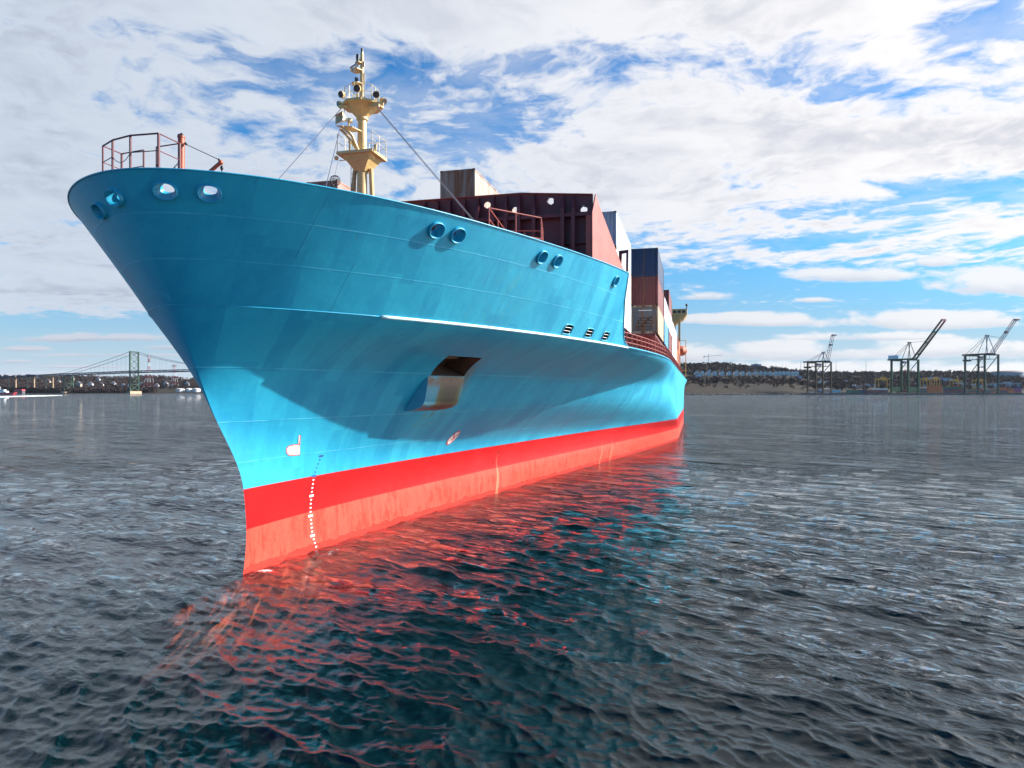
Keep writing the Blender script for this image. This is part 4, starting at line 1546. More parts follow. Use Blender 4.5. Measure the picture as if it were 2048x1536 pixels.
# ------------------------------------------------------------------ water
def make_water():
    ang = np.concatenate([np.linspace(-180, -55, 26)[:-1], np.linspace(-55, -40, 60)[:-1], np.linspace(-40, 40, 950), np.linspace(40, 55, 60)[1:], np.linspace(55, 180, 26)[1:]])
    ang = np.radians(ang)[:-1]
    dpx = np.concatenate([np.array([2600, 1800, 1350, 1150]), np.linspace(1000, 2.2, 1050)])
    rad = 700 * CH / dpx
    rad = np.concatenate([rad, [3200, 4000, 5200]])
    NA, NR = len(ang), len(rad)
    A, R_ = np.meshgrid(ang, rad)
    r_ = np.sin(A) * R_
    d_ = np.cos(A) * R_
    X = CX - SA * d_ + CA * r_
    Y = CA * d_ + SA * r_
    dr = np.gradient(rad)[:, None] * np.ones((1, NA))
    da = np.gradient(ang)[None, :] * R_
    sp = np.maximum(dr, da)
    Z = np.zeros_like(X)
    DX = np.zeros_like(X)
    DY = np.zeros_like(X)
    rs = np.random.RandomState(5)
    NW = 170
    lam = np.exp(rs.uniform(np.log(0.23), np.log(4.2), NW))
    main = radians(62)                     # travel direction in world axes
    th = main + rs.normal(0, 0.62, NW)
    ph = rs.uniform(0, 2 * pi, NW)
    slope = 0.033 * np.where(lam < 1.2, 1.0, (1.2 / lam) ** 1.0) * rs.uniform(0.6, 1.3, NW)
    lost = np.zeros_like(X)
    tot = 0.0
    for i in range(NW):
        k = 2 * pi / lam[i]
        a = slope[i] / k
        fade = np.clip((lam[i] / sp - 2.2) / 2.5, 0, 1)
        if not fade.any():
            lost += slope[i] ** 2
            tot += slope[i] ** 2
            continue
        cx_, cy_ = cos(th[i]), sin(th[i])
        arg = k * (cx_ * X + cy_ * Y) + ph[i]
        amp = a * fade
        s_ = np.sin(arg)
        Z += amp * np.cos(arg)
        DX -= amp * cx_ * s_ * 1.25
        DY -= amp * cy_ * s_ * 1.25
        lost += slope[i] ** 2 * (1 - fade ** 2)
        tot += slope[i] ** 2
    X2, Y2 = X + DX, Y + DY
    lost = np.sqrt(lost / tot)
    # foam hugging the waterline of the ship
    nz = RNG.rand(*X.shape)
    inside = halfb(Y, 0 * Y)
    dist = np.abs(X) - inside
    foam = np.clip(1 - np.abs(dist - 0.05) / 0.30, 0, 1) * ((Y > 26.0) & (Y < 120)) * 0.72
    foam = np.maximum(foam, 1.0 * np.exp(-((X - 0.55) ** 2 + (Y - 27.5) ** 2) / 0.35))
    foam = np.maximum(foam, np.exp(-((X - 1.5) ** 2 / 0.3 + (Y - 31.5) ** 2 / 2.0)) * 0.8)
    zc_ = float(np.percentile(Z[:700], 99.93))
    crest = np.clip((Z - zc_) / 0.05, 0, 1) * 0.9
    foam = np.maximum(foam, crest)
    V = np.stack([X2, Y2, Z], -1).reshape(-1, 3)
    nv = len(V)
    # skirt and bottom close the body of water
    outer = V[(NR - 1) * NA:].copy()
    outer[:, 2] = -14
    V = np.concatenate([V, outer, V[:1] * 0 + np.array((CX, 0, -14.0)), np.array([(CX, 0, 0.0)])])
    i0 = (np.arange(NR - 1)[:, None] * NA + np.arange(NA)[None, :])
    i1 = (np.arange(NR - 1)[:, None] * NA + (np.arange(NA)[None, :] + 1) % NA)
    quads = np.stack([i0, i1, i1 + NA, i0 + NA], -1).reshape(-1, 4)
    ob = (NR - 1) * NA + np.arange(NA)
    ob1 = (NR - 1) * NA + (np.arange(NA) + 1) % NA
    ub, ub1 = nv + np.arange(NA), nv + (np.arange(NA) + 1) % NA
    sk = np.stack([ob, ob1, ub1, ub], -1)
    quads = np.concatenate([quads, sk])
    tris = np.concatenate([np.stack([ub, ub1, np.full(NA, nv + NA)], -1),
                           np.stack([(np.arange(NA) + 1) % NA, np.arange(NA), np.full(NA, nv + NA + 1)], -1)])
    me = bpy.data.meshes.new('water')
    me.vertices.add(len(V))
    me.vertices.foreach_set('co', V.astype(np.float32).ravel())
    nl = quads.size + tris.size
    me.loops.add(nl)
    me.loops.foreach_set('vertex_index', np.concatenate([quads.ravel(), tris.ravel()]).astype(np.int32))
    npoly = len(quads) + len(tris)
    me.polygons.add(npoly)
    st = np.concatenate([np.arange(len(quads)) * 4, quads.size + np.arange(len(tris)) * 3]).astype(np.int32)
    me.polygons.foreach_set('loop_start', st)
    me.polygons.foreach_set('use_smooth', np.ones(npoly, bool))
    me.update(calc_edges=True)
    for nm, arr in (('lost', lost), ('foam', foam)):
        at = me.attributes.new(nm, 'FLOAT', 'POINT')
        full = np.zeros(len(V), np.float32)
        full[:nv] = arr.ravel()
        at.data.foreach_set('value', full)
    o = bpy.data.objects.new('water', me)
    COL.objects.link(o)
    o['kind'] = 'structure'
    # material
    m = bpy.data.materials.new('sea_water')
    m.use_nodes = True
    t = NT(m.node_tree)
    t.n.clear()
    pos = t.new('ShaderNodeNewGeometry').outputs['Position']
    la = t.new('ShaderNodeAttribute', attribute_name='lost').outputs['Fac']
    fo = t.new('ShaderNodeAttribute', attribute_name='foam').outputs['Fac']
    rot = t.mapping(pos, (1, 1, 1), rot=(0, 0, -radians(62)))
    r1 = t.noise(t.mapping(rot, (1.0, 0.55, 1)), 3.4, 5.0, 0.62, 0.4)
    r2 = t.noise(t.mapping(rot, (1.0, 0.45, 1)), 0.75, 5.0, 0.6, 0.3)
    r3 = t.noise(t.mapping(rot, (1.0, 0.5, 1)), 0.16, 3.0, 0.5, 0.0)
    gn = t.add(t.mul(t.noise(t.mapping(rot, (1.0, 0.35, 1)), 0.035, 5.0, 0.65), 0.5), t.mul(t.noise(t.mapping(rot, (1.0, 0.30, 1)), 0.22, 4.0, 0.6), 0.5))
    gust = t.step(gn, 0.38, 0.62, 0.15, 1.25)
    h = t.add(t.mul(t.mul(r1, 0.085), t.add(t.mul(la, 0.6), t.add(t.mul(gust, 0.25), 0.22))), t.mul(gust, t.add(t.mul(t.mul(r2, la), 0.50), t.mul(t.mul(r3, la), 0.8))))
    bn = t.new('ShaderNodeBump')
    bn.inputs['Strength'].default_value = 1.0
    bn.inputs['Distance'].default_value = 1.0
    t.l.new(h, bn.inputs['Height'])
    fres = t.new('ShaderNodeFresnel')
    fres.inputs['IOR'].default_value = 1.43
    t.l.new(bn.outputs[0], fres.inputs['Normal'])
    gl = t.new('ShaderNodeBsdfGlossy')
    gl.inputs['Roughness'].default_value = 0.025
    gl.inputs['Color'].default_value = (1, 1, 1, 1)
    t.l.new(bn.outputs[0], gl.inputs['Normal'])
    tr_ = t.new('ShaderNodeBsdfTransparent')
    tr_.inputs['Color'].default_value = (0.86, 0.93, 0.90, 1)
    df = t.new('ShaderNodeBsdfDiffuse')
    df.inputs['Color'].default_value = (0.0015, 0.020, 0.023, 1)
    body = t.new('ShaderNodeMixShader')
    body.inputs[0].default_value = 0.22
    t.l.new(tr_.outputs[0], body.inputs[1])
    t.l.new(df.outputs[0], body.inputs[2])
    surf = t.new('ShaderNodeMixShader')
    t.l.new(fres.outputs[0], surf.inputs[0])
    t.l.new(body.outputs[0], surf.inputs[1])
    t.l.new(gl.outputs[0], surf.inputs[2])
    fd = t.new('ShaderNodeBsdfDiffuse')
    fd.inputs['Color'].default_value = (0.75, 0.78, 0.78, 1)
    fn = t.noise(pos, 5.0, 6.0, 0.7, 0.5)
    fmask = t.step(t.add(t.mul(fo, 0.5), t.mul(fn, 0.75)), 0.74, 0.92)
    allm = t.new('ShaderNodeMixShader')
    t.l.new(t.mul(fmask, 0.85), allm.inputs[0])
    t.l.new(surf.outputs[0], allm.inputs[1])
    t.l.new(fd.outputs[0], allm.inputs[2])
    va = t.new('ShaderNodeVolumeAbsorption')
    va.inputs['Color'].default_value = (0.60, 0.58, 0.46, 1)
    va.inputs['Density'].default_value = 0.34
    out = t.new('ShaderNodeOutputMaterial')
    t.l.new(allm.outputs[0], out.inputs['Surface'])
    t.l.new(va.outputs[0], out.inputs['Volume'])
    me.materials.append(m)
    bed = principled('sea_bed', (0.004, 0.012, 0.012), 0.9)
    me.materials.append(bed)
    mi = np.zeros(npoly, np.int32)
    mi[len(quads) - NA:len(quads) + NA] = 1
    me.polygons.foreach_set('material_index', mi)
    return o


make_water()
#@@FAR
# ------------------------------------------------------------------ far shores
M['crane_green'] = principled("crane_green", (0.002, 0.045, 0.028), 0.8, var=0.2, scale=0.3, spec=0.1)
M['crane_teal'] = principled("crane_teal", (0.002, 0.034, 0.036), 0.8, var=0.2, scale=0.3, spec=0.1)
M['crane_brown'] = principled("crane_brown", (0.028, 0.024, 0.018), 0.8, var=0.25, scale=0.3, spec=0.1)
M['crane_blue'] = principled("crane_dark_blue", (0.03, 0.045, 0.12), 0.5, var=0.2, scale=0.3)
M['crane_red'] = principled("crane_dark_red", (0.16, 0.02, 0.03), 0.5, var=0.2, scale=0.3)
M['house_blue'] = principled("pale_blue_cladding", (0.42, 0.58, 0.66), 0.5, var=0.1, scale=0.2)
M['yellow'] = principled("yellow_paint", (0.62, 0.33, 0.03), 0.5, var=0.15, scale=0.3)
M['concrete'] = principled("concrete", (0.30, 0.27, 0.24), 0.8, var=0.2, scale=0.15)
M['pier_tan'] = principled("pier_concrete", (0.36, 0.25, 0.16), 0.8, var=0.2, scale=0.15)
M['bridge'] = principled("bridge_green", (0.014, 0.050, 0.030), 0.5, var=0.2, scale=0.2)
M['deck_steel'] = principled("bridge_deck_steel", (0.03, 0.05, 0.10), 0.5, var=0.2, scale=0.2)
M['wall_white'] = principled("white_cladding", (0.62, 0.60, 0.60), 0.6, var=0.08, scale=0.3)
M['wall_tan'] = principled("tan_cladding", (0.42, 0.33, 0.24), 0.6, var=0.12, scale=0.3)
M['roof_dark'] = principled("dark_roof", (0.07, 0.06, 0.075), 0.7, var=0.2, scale=0.3)
M['wall_grey'] = principled("grey_cladding", (0.30, 0.33, 0.38), 0.6, var=0.12, scale=0.2)
M['wall_brick'] = principled("brick_cladding", (0.22, 0.12, 0.10), 0.7, var=0.2, scale=0.2)
M['glass'] = principled("window_glass", (0.04, 0.06, 0.09), 0.15, var=0.2, scale=0.5)
M['quay'] = principled("quay_concrete", (0.10, 0.095, 0.095), 0.8, var=0.35, scale=0.2, stretch=(1, 1, 0.3))
M['red_far'] = principled("signal_red", (0.36, 0.04, 0.055), 0.5, var=0.1, scale=0.5)


def ground_material():
    m = bpy.data.materials.new("scrub_ground")
    m.use_nodes = True
    t = NT(m.node_tree)
    b = t.n['Principled BSDF']
    pos = t.new('ShaderNodeNewGeometry').outputs['Position']
    n1 = t.noise(t.mapping(pos, (1, 1, 3)), 0.012, 6.0, 0.65)
    n2 = t.noise(pos, 0.06, 6.0, 0.7)
    c = t.mix(t.step(n1, 0.38, 0.62), (0.013, 0.010, 0.011), (0.027, 0.018, 0.013))
    c = t.mix(t.step(n2, 0.45, 0.7), c, (0.035, 0.040, 0.028))
    x, y, z = t.xyz(pos)
    c = t.mix(t.step(z, 2.0, 4.0, 1.0, 0.0), c, (0.022, 0.020, 0.020))
    t.l.new(c, b.inputs['Base Color'])
    b.inputs['Roughness'].default_value = 0.95
    b.inputs['Specular IOR Level'].default_value = 0.1
    return m


def wood_material():
    m = bpy.data.materials.new("bare_woodland")
    m.use_nodes = True
    t = NT(m.node_tree)
    b = t.n['Principled BSDF']
    tone = t.new('ShaderNodeAttribute', attribute_name='tone').outputs['Fac']
    pos = t.new('ShaderNodeNewGeometry').outputs['Position']
    n = t.noise(pos, 0.35, 5.0, 0.7)
    cr = t.new('ShaderNodeValToRGB')
    t.l.new(tone, cr.inputs[0])
    e = cr.color_ramp.elements
    e[0].position, e[0].color = 0.0, (0.008, 0.014, 0.012, 1)
    e[1].position, e[1].color = 1.0, (0.085, 0.042, 0.024, 1)
    for p_, c_ in ((0.35, (0.012, 0.018, 0.016, 1)), (0.42, (0.026, 0.020, 0.024, 1)), (0.85, (0.045, 0.030, 0.030, 1))):
        q = e.new(p_)
        q.color = c_
    c = t.mix(t.step(n, 0.3, 0.7), cr.outputs[0], t.mix(1.0, cr.outputs[0], (1.5, 1.5, 1.5), 'MULTIPLY'))
    t.l.new(c, b.inputs['Base Color'])
    b.inputs['Roughness'].default_value = 1.0
    b.inputs['Specular IOR Level'].default_value = 0.0
    return m


M['ground'] = ground_material()
M['wood'] = wood_material()

# terrain heights by bearing and distance
LH_PX = [-1400, -500, -100, 0, 70, 183, 247, 307, 365, 480, 640]
LH_Z = [40, 44, 50, 56, 52, 56, 50, 57, 48, 40, 30]
RH_PX = [1240, 1380, 1440, 1500, 1560, 1610, 1680, 1760, 1900, 2048, 2300, 3200]
RH_Z = [76, 80, 84, 74, 68, 60, 55, 56, 58, 52, 46, 40]


def land_left(px, D):
    crest = np.interp(px, LH_PX, LH_Z)
    t_ = np.interp(D, [1600, 1625, 1640, 1650], [-3, 0.2, 1.8, 1.9])
    t2 = np.interp(D, [1640, 1700, 1850, 2100, 2450, 2900, 4200], [0.035, 0.10, 0.28, 0.62, 1.0, 0.8, 0.3])
    return np.where(D < 1650, t_, t2 * crest)


def land_right(px, D):
    crest = np.interp(px, RH_PX, RH_Z)
    nat = np.clip((1640 - px) / 60, 0, 1)           # natural shore left of the terminal
    a = np.interp(D, [1180, 1188, 1200, 1240, 1330, 1480, 1690, 1760, 2050, 2600, 4200], [-3, 0.4, 3, 6, 14, 24, 44, 46, 0, 0, 0])
    b_ = np.interp(D, [1180, 1189, 1190, 1280, 1400, 1600, 1800, 2050, 2600], [-6, -6, 2.6, 3, 9, 18, 30, 0, 0])
    base = nat * a + (1 - nat) * b_
    k = np.clip((D - 1760) / 290, 0, 1)
    top = crest * np.interp(D, [2050, 2600, 4200], [1.0, 0.85, 0.3])
    return np.where(D > 1760, np.interp(k, [0, 1], [0, 1]) * top + (1 - k) * (nat * 46 + (1 - nat) * 28), base)


def bump(px, D):
    return 1.6 * np.sin(px * 0.047 + D * 0.013) * np.sin(D * 0.031 + 1.3) + 1.0 * np.sin(px * 0.13 + 2.0) * np.sin(D * 0.07 + px * 0.02)


def land(name, fn, pxs, Ds):
    g_ = np.zeros((len(Ds), len(pxs), 3))
    for i, D in enumerate(Ds):
        z = fn(pxs, np.full_like(pxs, D)) + bump(pxs, D) * (1 if D > 1230 and not (1580 < D < 1660) else 0.15)
        r_ = (pxs - 1024) / FPX
        g_[i, :, 0] = CX - SA * D + CA * r_ * D
        g_[i, :, 1] = CA * D + SA * r_ * D
        g_[i, :, 2] = z
    mb = MB()
    mb.grid(g_)
    return setting(name, mb, M['ground'], smooth='all')


land('hills', land_left, np.linspace(-1400, 640, 160), np.array([1600, 1625, 1640, 1670, 1700, 1760, 1850, 1950, 2100, 2250, 2450, 2650, 2900, 3500, 4200.]))
land('hills', land_right, np.linspace(1240, 3200, 240), np.array([1180, 1188, 1190, 1200, 1215, 1240, 1280, 1330, 1400, 1480, 1580, 1690, 1760, 1850, 1950, 2050, 2200, 2600, 3200, 4200.]))


def woodland(name, spots):
    """spots: list of (x, y, z, radius, height, tone, conifer); one mesh of leafless and evergreen crowns"""
    n = len(spots)
    S = np.array([s[:6] for s in spots])
    con = np.array([s[6] for s in spots], bool)
    rs = np.random.RandomState(len(spots))
    # every crown is a spray of small twig and leaf clumps on a stem
    K = 30
    d = rs.normal(0, 1, (n, K, 3))
    d /= np.linalg.norm(d, axis=2, keepdims=True)
    d *= rs.uniform(0.35, 1.0, (n, K, 1)) ** 0.5
    w = np.where(con[:, None], np.clip(0.9 - 0.75 * (d[:, :, 2] + 1) / 2, 0.08, 1), 1.0 - 0.25 * np.clip(-d[:, :, 2], 0, 1))
    C_ = np.stack([S[:, 0:1] + d[:, :, 0] * S[:, 3:4] * w, S[:, 1:2] + d[:, :, 1] * S[:, 3:4] * w, S[:, 2:3] + (1.08 + d[:, :, 2]) * S[:, 4:5] / 2.05], -1)
    q1 = rs.normal(0, 1, (n, K, 3))
    q1 /= np.linalg.norm(q1, axis=2, keepdims=True)
    q2 = np.cross(q1, rs.normal(0, 1, (n, K, 3)))
    q2 /= np.linalg.norm(q2, axis=2, keepdims=True)
    sz = S[:, 3][:, None, None] * rs.uniform(0.22, 0.48, (n, K, 1))
    P_ = np.stack([C_ - q1 * sz, C_ + q2 * sz * 0.8, C_ + q1 * sz, C_ - q2 * sz * 0.7], 2).reshape(-1, 3)
    F_ = np.arange(n * K * 4).reshape(-1, 4)
    # stems
    sv = np.stack([S[:, :3] + np.array((-0.25, 0, -1.0)), S[:, :3] + np.array((0.25, 0.1, -1.0)), S[:, :3] + np.stack([0 * S[:, 4], 0 * S[:, 4], S[:, 4] * 0.8], 1)], 1).reshape(-1, 3)
    nb_ = len(P_)
    faces = F_.tolist() + (np.arange(n * 3).reshape(-1, 3) + nb_).tolist()
    me = bpy.data.meshes.new(name)
    me.from_pydata(np.concatenate([P_, sv]).tolist(), [], faces)
    at = me.attributes.new('tone', 'FLOAT', 'POINT')
    at.data.foreach_set('value', np.clip(np.concatenate([np.repeat(S[:, 5], K * 4) + np.repeat(rs.normal(0, 0.06, n * K), 4), np.full(n * 3, 0.5)]), 0, 1).astype(np.float32))
    me.materials.append(M['wood'])
    me.update()
    o = bpy.data.objects.new(name, me)
    COL.objects.link(o)
    o['kind'] = 'stuff'
    return o


spots = []
rs = np.random.RandomState(3)
for _ in range(5200):                       # left shore
    px = rs.uniform(-500, 480)
    D = rs.choice([rs.uniform(1636, 1700), rs.uniform(1700, 2000), rs.uniform(2000, 2500)], p=[0.42, 0.28, 0.30])
    if 310 < px < 410 and D < 1760:
        continue
    z = float(land_left(px, D))
    p = far(px, D, z)
    big = 1.15 if D < 1700 else 0.85
    con = rs.rand() < 0.12
    spots.append((p[0], p[1], z - 0.5, rs.uniform(3.0, 6.0) * big, rs.uniform(6, 11) * big, (rs.uniform(0, 0.3) if con else rs.uniform(0.42, 0.85)), con))
woodland('woodland', spots)
spots = []
for _ in range(7500):                       # right shore
    px = rs.uniform(1330, 2300)
    nat = px < 1640
    D = rs.uniform(1290, 2300) if nat else rs.uniform(1370, 2300)
    z = float(land_right(px, D))
    dens = 0.75
    if nat and D < 1420:
        dens = 0.14 + 0.3 * (sin(px * 0.09) > 0.5)
    if nat and 1640 < D < 1715:
        dens = 0.0
    if nat and 1540 < D <= 1640:
        dens = 0.8
    if not nat and D < 1600:
        dens = 0.35
    if rs.rand() > dens:
        continue
    p = far(px, D, z)
    ever = 0.45 if (nat and D > 1560) else 0.3
    con = rs.rand() < ever
    tone = rs.uniform(0, 0.34) if con else (rs.uniform(0.45, 1.0) if D < 1560 else rs.uniform(0.42, 0.8))
    low = 0.55 if D < 1420 or 1540 < D <= 1640 else 1.0
    spots.append((p[0], p[1], z - 0.5, rs.uniform(3, 6.5) * low, rs.uniform(5.5, 11) * low, tone, con and rs.rand() < 0.6))
woodland('woodland', spots)

# quay of the terminal
qa, qb = far(1604, 1186, 0), far(3000, 1186, 0)
qd = unit(qb - qa)
qn = np.array((-qd[1], qd[0], 0.0))
mb = MB()
mb.prism([tuple(qa), tuple(qb), tuple(qb + qn * 60), tuple(qa + qn * 60)], (0, 0, -4), (0, 0, 3.0))
for i in range(150):
    c_ = qa + qd * (4 + i * 8.0) - qn * 0.4
    mb.box((-0.9, -0.8, 0.2), (0.9, 0.5, 2.8), Matrix.Translation(Vector(c_)) @ Matrix.Rotation(atan2(qd[1], qd[0]), 4, 'Z'))
setting('quay', mb, M['quay'])
mb = MB()
ca_ = far(1602, 1188, 0)
for i in range(260):
    px = RNG.uniform(1330, 1606)
    p = far(px, RNG.uniform(1184, 1196), RNG.uniform(0.0, 1.6))
    mb.ball(p, (RNG.uniform(0.6, 2.2), RNG.uniform(0.6, 2.0), RNG.uniform(0.5, 1.3)), 6, 4)
o_ = setting('shore_rocks', mb, M['quay'], 'stuff')

YAWX = lambda rc: atan2(rc * SA - sqrt(1 - rc * rc) * CA, rc * CA + sqrt(1 - rc * rc) * SA)   # local x: right and towards the viewer


# ------------------------------------------------------------------ quay cranes
def quay_crane(px, D, label, rc, gauge, span, H, apex, blen, bang, cm, boom_m, tip_m, lattice, house, legw=2.6):
    base = far(px, D, 3.0)
    t = thing('quay_crane', label, 'crane', tuple(base), YAWX(rc), 'ship-to-shore cranes on the quay')
    H -= 3
    apex -= 3
    for sx in (-gauge, 0):
        for sy in (-span / 2, span / 2):
            mb = MB()
            mb.beam((sx, sy, 1.5), (sx, sy, H), legw, legw * 1.1, up=(1, 0, 0))
            mb.box((sx - 1.2, sy - 3.2, 0.0), (sx + 1.2, sy + 3.2, 1.5))
            obj('leg', mb, cm, t, local=True)
    mb = MB()
    for sx in (-gauge, 0):
        mb.box((sx - 0.7, -span / 2 + legw / 2, 2.5), (sx + 0.7, span / 2 - legw / 2, 10.0 if not lattice else 6.5))
        mb.box((sx - 0.6, -span / 2 + legw / 2, H - 2.2), (sx + 0.6, span / 2 - legw / 2, H - 0.2))
    obj('sill_beam', mb, cm, t, local=True)
    mb = MB()
    for sy in (-span / 2, span / 2):
        mb.beam((-gauge, sy, H * 0.35), (0, sy, H - 2.0), 0.9)
    obj('brace', mb, cm, t, local=True)
    mb = MB()
    for sy in (-4.5, 4.5):
        mb.beam((-gauge - 14, sy, H + 0.6), (3, sy, H + 0.6), 1.3, 2.4)
    for x_ in np.linspace(-gauge - 13, 2, 6):
        mb.beam((x_, -4.5, H + 0.2), (x_, 4.5, H + 0.2), 0.7, 1.2)
    obj('girder', mb, cm, t, local=True)
    mb = MB()
    ap = (-gauge * 0.22, H + (apex - H))
    for sy in (-1, 1):
        mb.beam((0, sy * span * 0.30, H), (ap[0], sy * 2.2, apex), 0.9)
        mb.beam((-gauge * 0.5, sy * span * 0.30, H), (ap[0] - 0.6, sy * 2.2, apex), 0.8)
        mb.beam((-gauge - 8, sy * 4.5, H + 1), (ap[0], sy * 2.0, apex), 0.45)
    mb.beam((ap[0], -4.0, apex + 0.4), (ap[0], 4.0, apex + 0.4), 2.0, 1.6)
    obj('apex_frame', mb, boom_m if lattice else cm, t, local=True)
    # raised boom
    dr_ = np.array((cos(bang), 0, sin(bang)))
    up_ = np.array((-sin(bang), 0, cos(bang)))
    h0 = np.array((2.5, 0, H + 0.8))
    mb = MB()
    if lattice:
        for sy in (-2.6, 2.6):
            for u_ in (0, 3.6):
                mb.beam(h0 + np.array((0, sy, 0)) + up_ * u_, h0 + dr_ * blen + np.array((0, sy * 0.8, 0)) + up_ * u_ * 0.8, 0.55)
        ns = int(blen / 4.5)
        for i in range(ns):
            a_, b_ = h0 + dr_ * blen * i / ns, h0 + dr_ * blen * (i + 1) / ns
            for sy in (-2.6, 2.6):
                mb.beam(a_ + np.array((0, sy, 0)), b_ + np.array((0, sy, 0)) + up_ * 3.5, 0.32)
            mb.beam(a_ + np.array((0, -2.6, 0)), a_ + np.array((0, 2.6, 0)), 0.4)
            mb.beam(a_ + np.array((0, -2.6, 0)) + up_ * 3.5, a_ + np.array((0, 2.6, 0)) + up_ * 3.5, 0.4)
    else:
        for sy in (-4.5, 4.5):
            mb.beam(h0 + np.array((0, sy, 0)), h0 + dr_ * blen * 0.78 + np.array((0, sy, 0)), 1.4, 2.6)
        for q in (0.12, 0.42, 0.7):
            mb.beam(h0 + dr_ * blen * q + np.array((0, -4.5, 0)), h0 + dr_ * blen * q + np.array((0, 4.5, 0)), 1.0, 2.0)
        mb.beam(h0 + dr_ * blen * 0.12, h0 + dr_ * blen * 0.7, 0.7)
    bo = obj('boom', mb, boom_m, t, local=True)
    mb = MB()
    if lattice:
        mb.box((-1.5, -3.4, -1.2), (3.5, 3.4, 1.2), Matrix.Translation(Vector(h0 + dr_ * blen)))
        mb.box((-1.5, -3.0, -1.5), (1.5, 3.0, 1.5), Matrix.Translation(Vector(h0 + dr_ * blen * 0.62 + up_ * 2)))
    else:
        for sy in (-4.5, 4.5):
            mb.beam(h0 + dr_ * blen * 0.78 + np.array((0, sy, 0)), h0 + dr_ * blen + np.array((0, sy, 0)), 1.4, 2.6)
        mb.beam(h0 + dr_ * blen + np.array((0, -5.5, 0)), h0 + dr_ * blen + np.array((0, 5.5, 0)), 1.6, 3.0)
    obj('boom_tip', mb, tip_m, bo, local=True)
    mb = MB()
    for sy in (-3, 3):
        mb.tube([(ap[0], sy * 0.7, apex), tuple(h0 + dr_ * blen * 0.45 + np.array((0, sy, 0)) + up_ * 2)], 0.14, 5)
    obj('stay', mb, M['wire'], t, local=True)
    mb = MB()
    if house:
        mb.box((-gauge - 12, -6, H + 1.9), (-gauge + 8, 6, H + 8.2))
        obj('machinery_house', mb, house, t, local=True)
    else:
        mb.box((-gauge - 13, -4, H - 10.5), (-gauge - 4, 4, H - 8.2))
        mb.beam((-gauge - 14, -4.4, H - 8), (2, -4.4, H - 8), 0.5, 0.8)
        mb.beam((-gauge - 14, 4.4, H - 8), (2, 4.4, H - 8), 0.5, 0.8)
        for x_ in np.linspace(-gauge - 12, 0, 9):
            mb.beam((x_, -4.4, H - 8), (x_, -4.4, H - 0.5), 0.35)
        obj('trolley_rail', mb, cm, t, local=True)
    mb = MB()
    mb.box((-gauge * 0.62, -3, H - 6.5), (-gauge * 0.62 + 4.5, 3, H - 2.8))
    obj('cab', mb, M['crane_blue'], t, local=True)
    mb = MB()
    mb.box((-gauge * 0.5, -6.2, H * 0.66), (-gauge * 0.5 + 2.4, 6.2, H * 0.66 + 1.0))
    mb.box((-gauge * 0.5 + 0.5, -2, H * 0.66 + 1.0), (-gauge * 0.5 + 1.9, 2, H * 0.66 + 2.2))
    for sy in (-1.5, 1.5):
        mb.tube([(-gauge * 0.5 + 1.2, sy, H * 0.66 + 2.2), (-gauge * 0.5 + 1.2, sy, H - 3)], 0.1, 4)
    obj('spreader', mb, M['crane_red'] if not lattice else M['crane_blue'], t, local=True)
    mb = MB()
    for k in range(7):
        z0 = 3 + k * (H - 8) / 7
        mb.beam((-gauge - 1.3, span / 2, z0), (-gauge - 1.3, span / 2 - 4, z0 + (H - 8) / 7), 0.35)
    obj('stairway', mb, cm, t, local=True)
    return t


quay_crane(1654, 1206, 'brown-grey quay crane with a thin lattice boom raised almost upright, smallest of the cranes', 0.50, 30, 22, 57, 73, 45, radians(77), M['crane_brown'], M['crane_blue'], M['crane_blue'], True, None, 2.0)
quay_crane(1826.5, 1206, 'green quay crane with a solid box boom raised and a pale machinery house', 0.395, 32, 25, 61, 90, 81, radians(50), M['crane_green'], M['crane_green'], M['crane_red'], False, M['house_blue'])
quay_crane(1983, 1150, 'blue-green quay crane with a raised lattice boom, nearest the right edge', 0.33, 34, 31, 67, 98, 64, radians(54), M['crane_teal'], M['crane_blue'], M['crane_red'], True, None, 2.2)


# ------------------------------------------------------------------ yellow yard gantries
def yard_gantry(px, D, w, h, d, label):
    base = far(px, D, 3.0)
    t = thing('yard_gantry', label, 'gantry crane', tuple(base), ALPHA, 'yellow gantries in the container yard')
    for sx in (-w / 2, w / 2):
        for sy in (0, d):
            mb = MB()
            mb.beam((sx, sy, 1.2), (sx, sy, h), 1.0, 1.0, up=(1, 0, 0))
            obj('leg', mb, M['yellow'], t, local=True)
        mb = MB()
        mb.box((sx - 0.7, -1.5, 0.0), (sx + 0.7, d + 1.5, 1.2))
        obj('bogie', mb, M['dark'], t, local=True)
    mb = MB()
    for sy in (0, d):
        mb.beam((-w / 2 - 1, sy, h + 0.8), (w / 2 + 1, sy, h + 0.8), 1.2, 1.8)
    obj('girder', mb, M['yellow'], t, local=True)
    mb = MB()
    mb.box((-2.5, 1, h + 1.7), (3.0, d - 1, h + 4.0))
    mb.box((-1.0, 0, h - 3.0), (1.2, 3, h - 0.2))
    obj('trolley', mb, M['yellow'], t, local=True)
    return t


yard_gantry(1769, 1245, 21, 24, 11, 'yellow yard gantry standing left of the green crane')
yard_gantry(1853, 1300, 12, 24, 9, 'yellow yard gantry just right of the green crane, left one of the close pair')
yard_gantry(1874, 1300, 10, 25, 9, 'yellow yard gantry above the orange container block, right one of the close pair')
yard_gantry(1915, 1330, 17, 22, 10, 'yellow yard gantry left of the blue-green crane')
yard_gantry(1962, 1340, 20, 23, 10, 'yellow yard gantry seen between the legs of the blue-green crane')

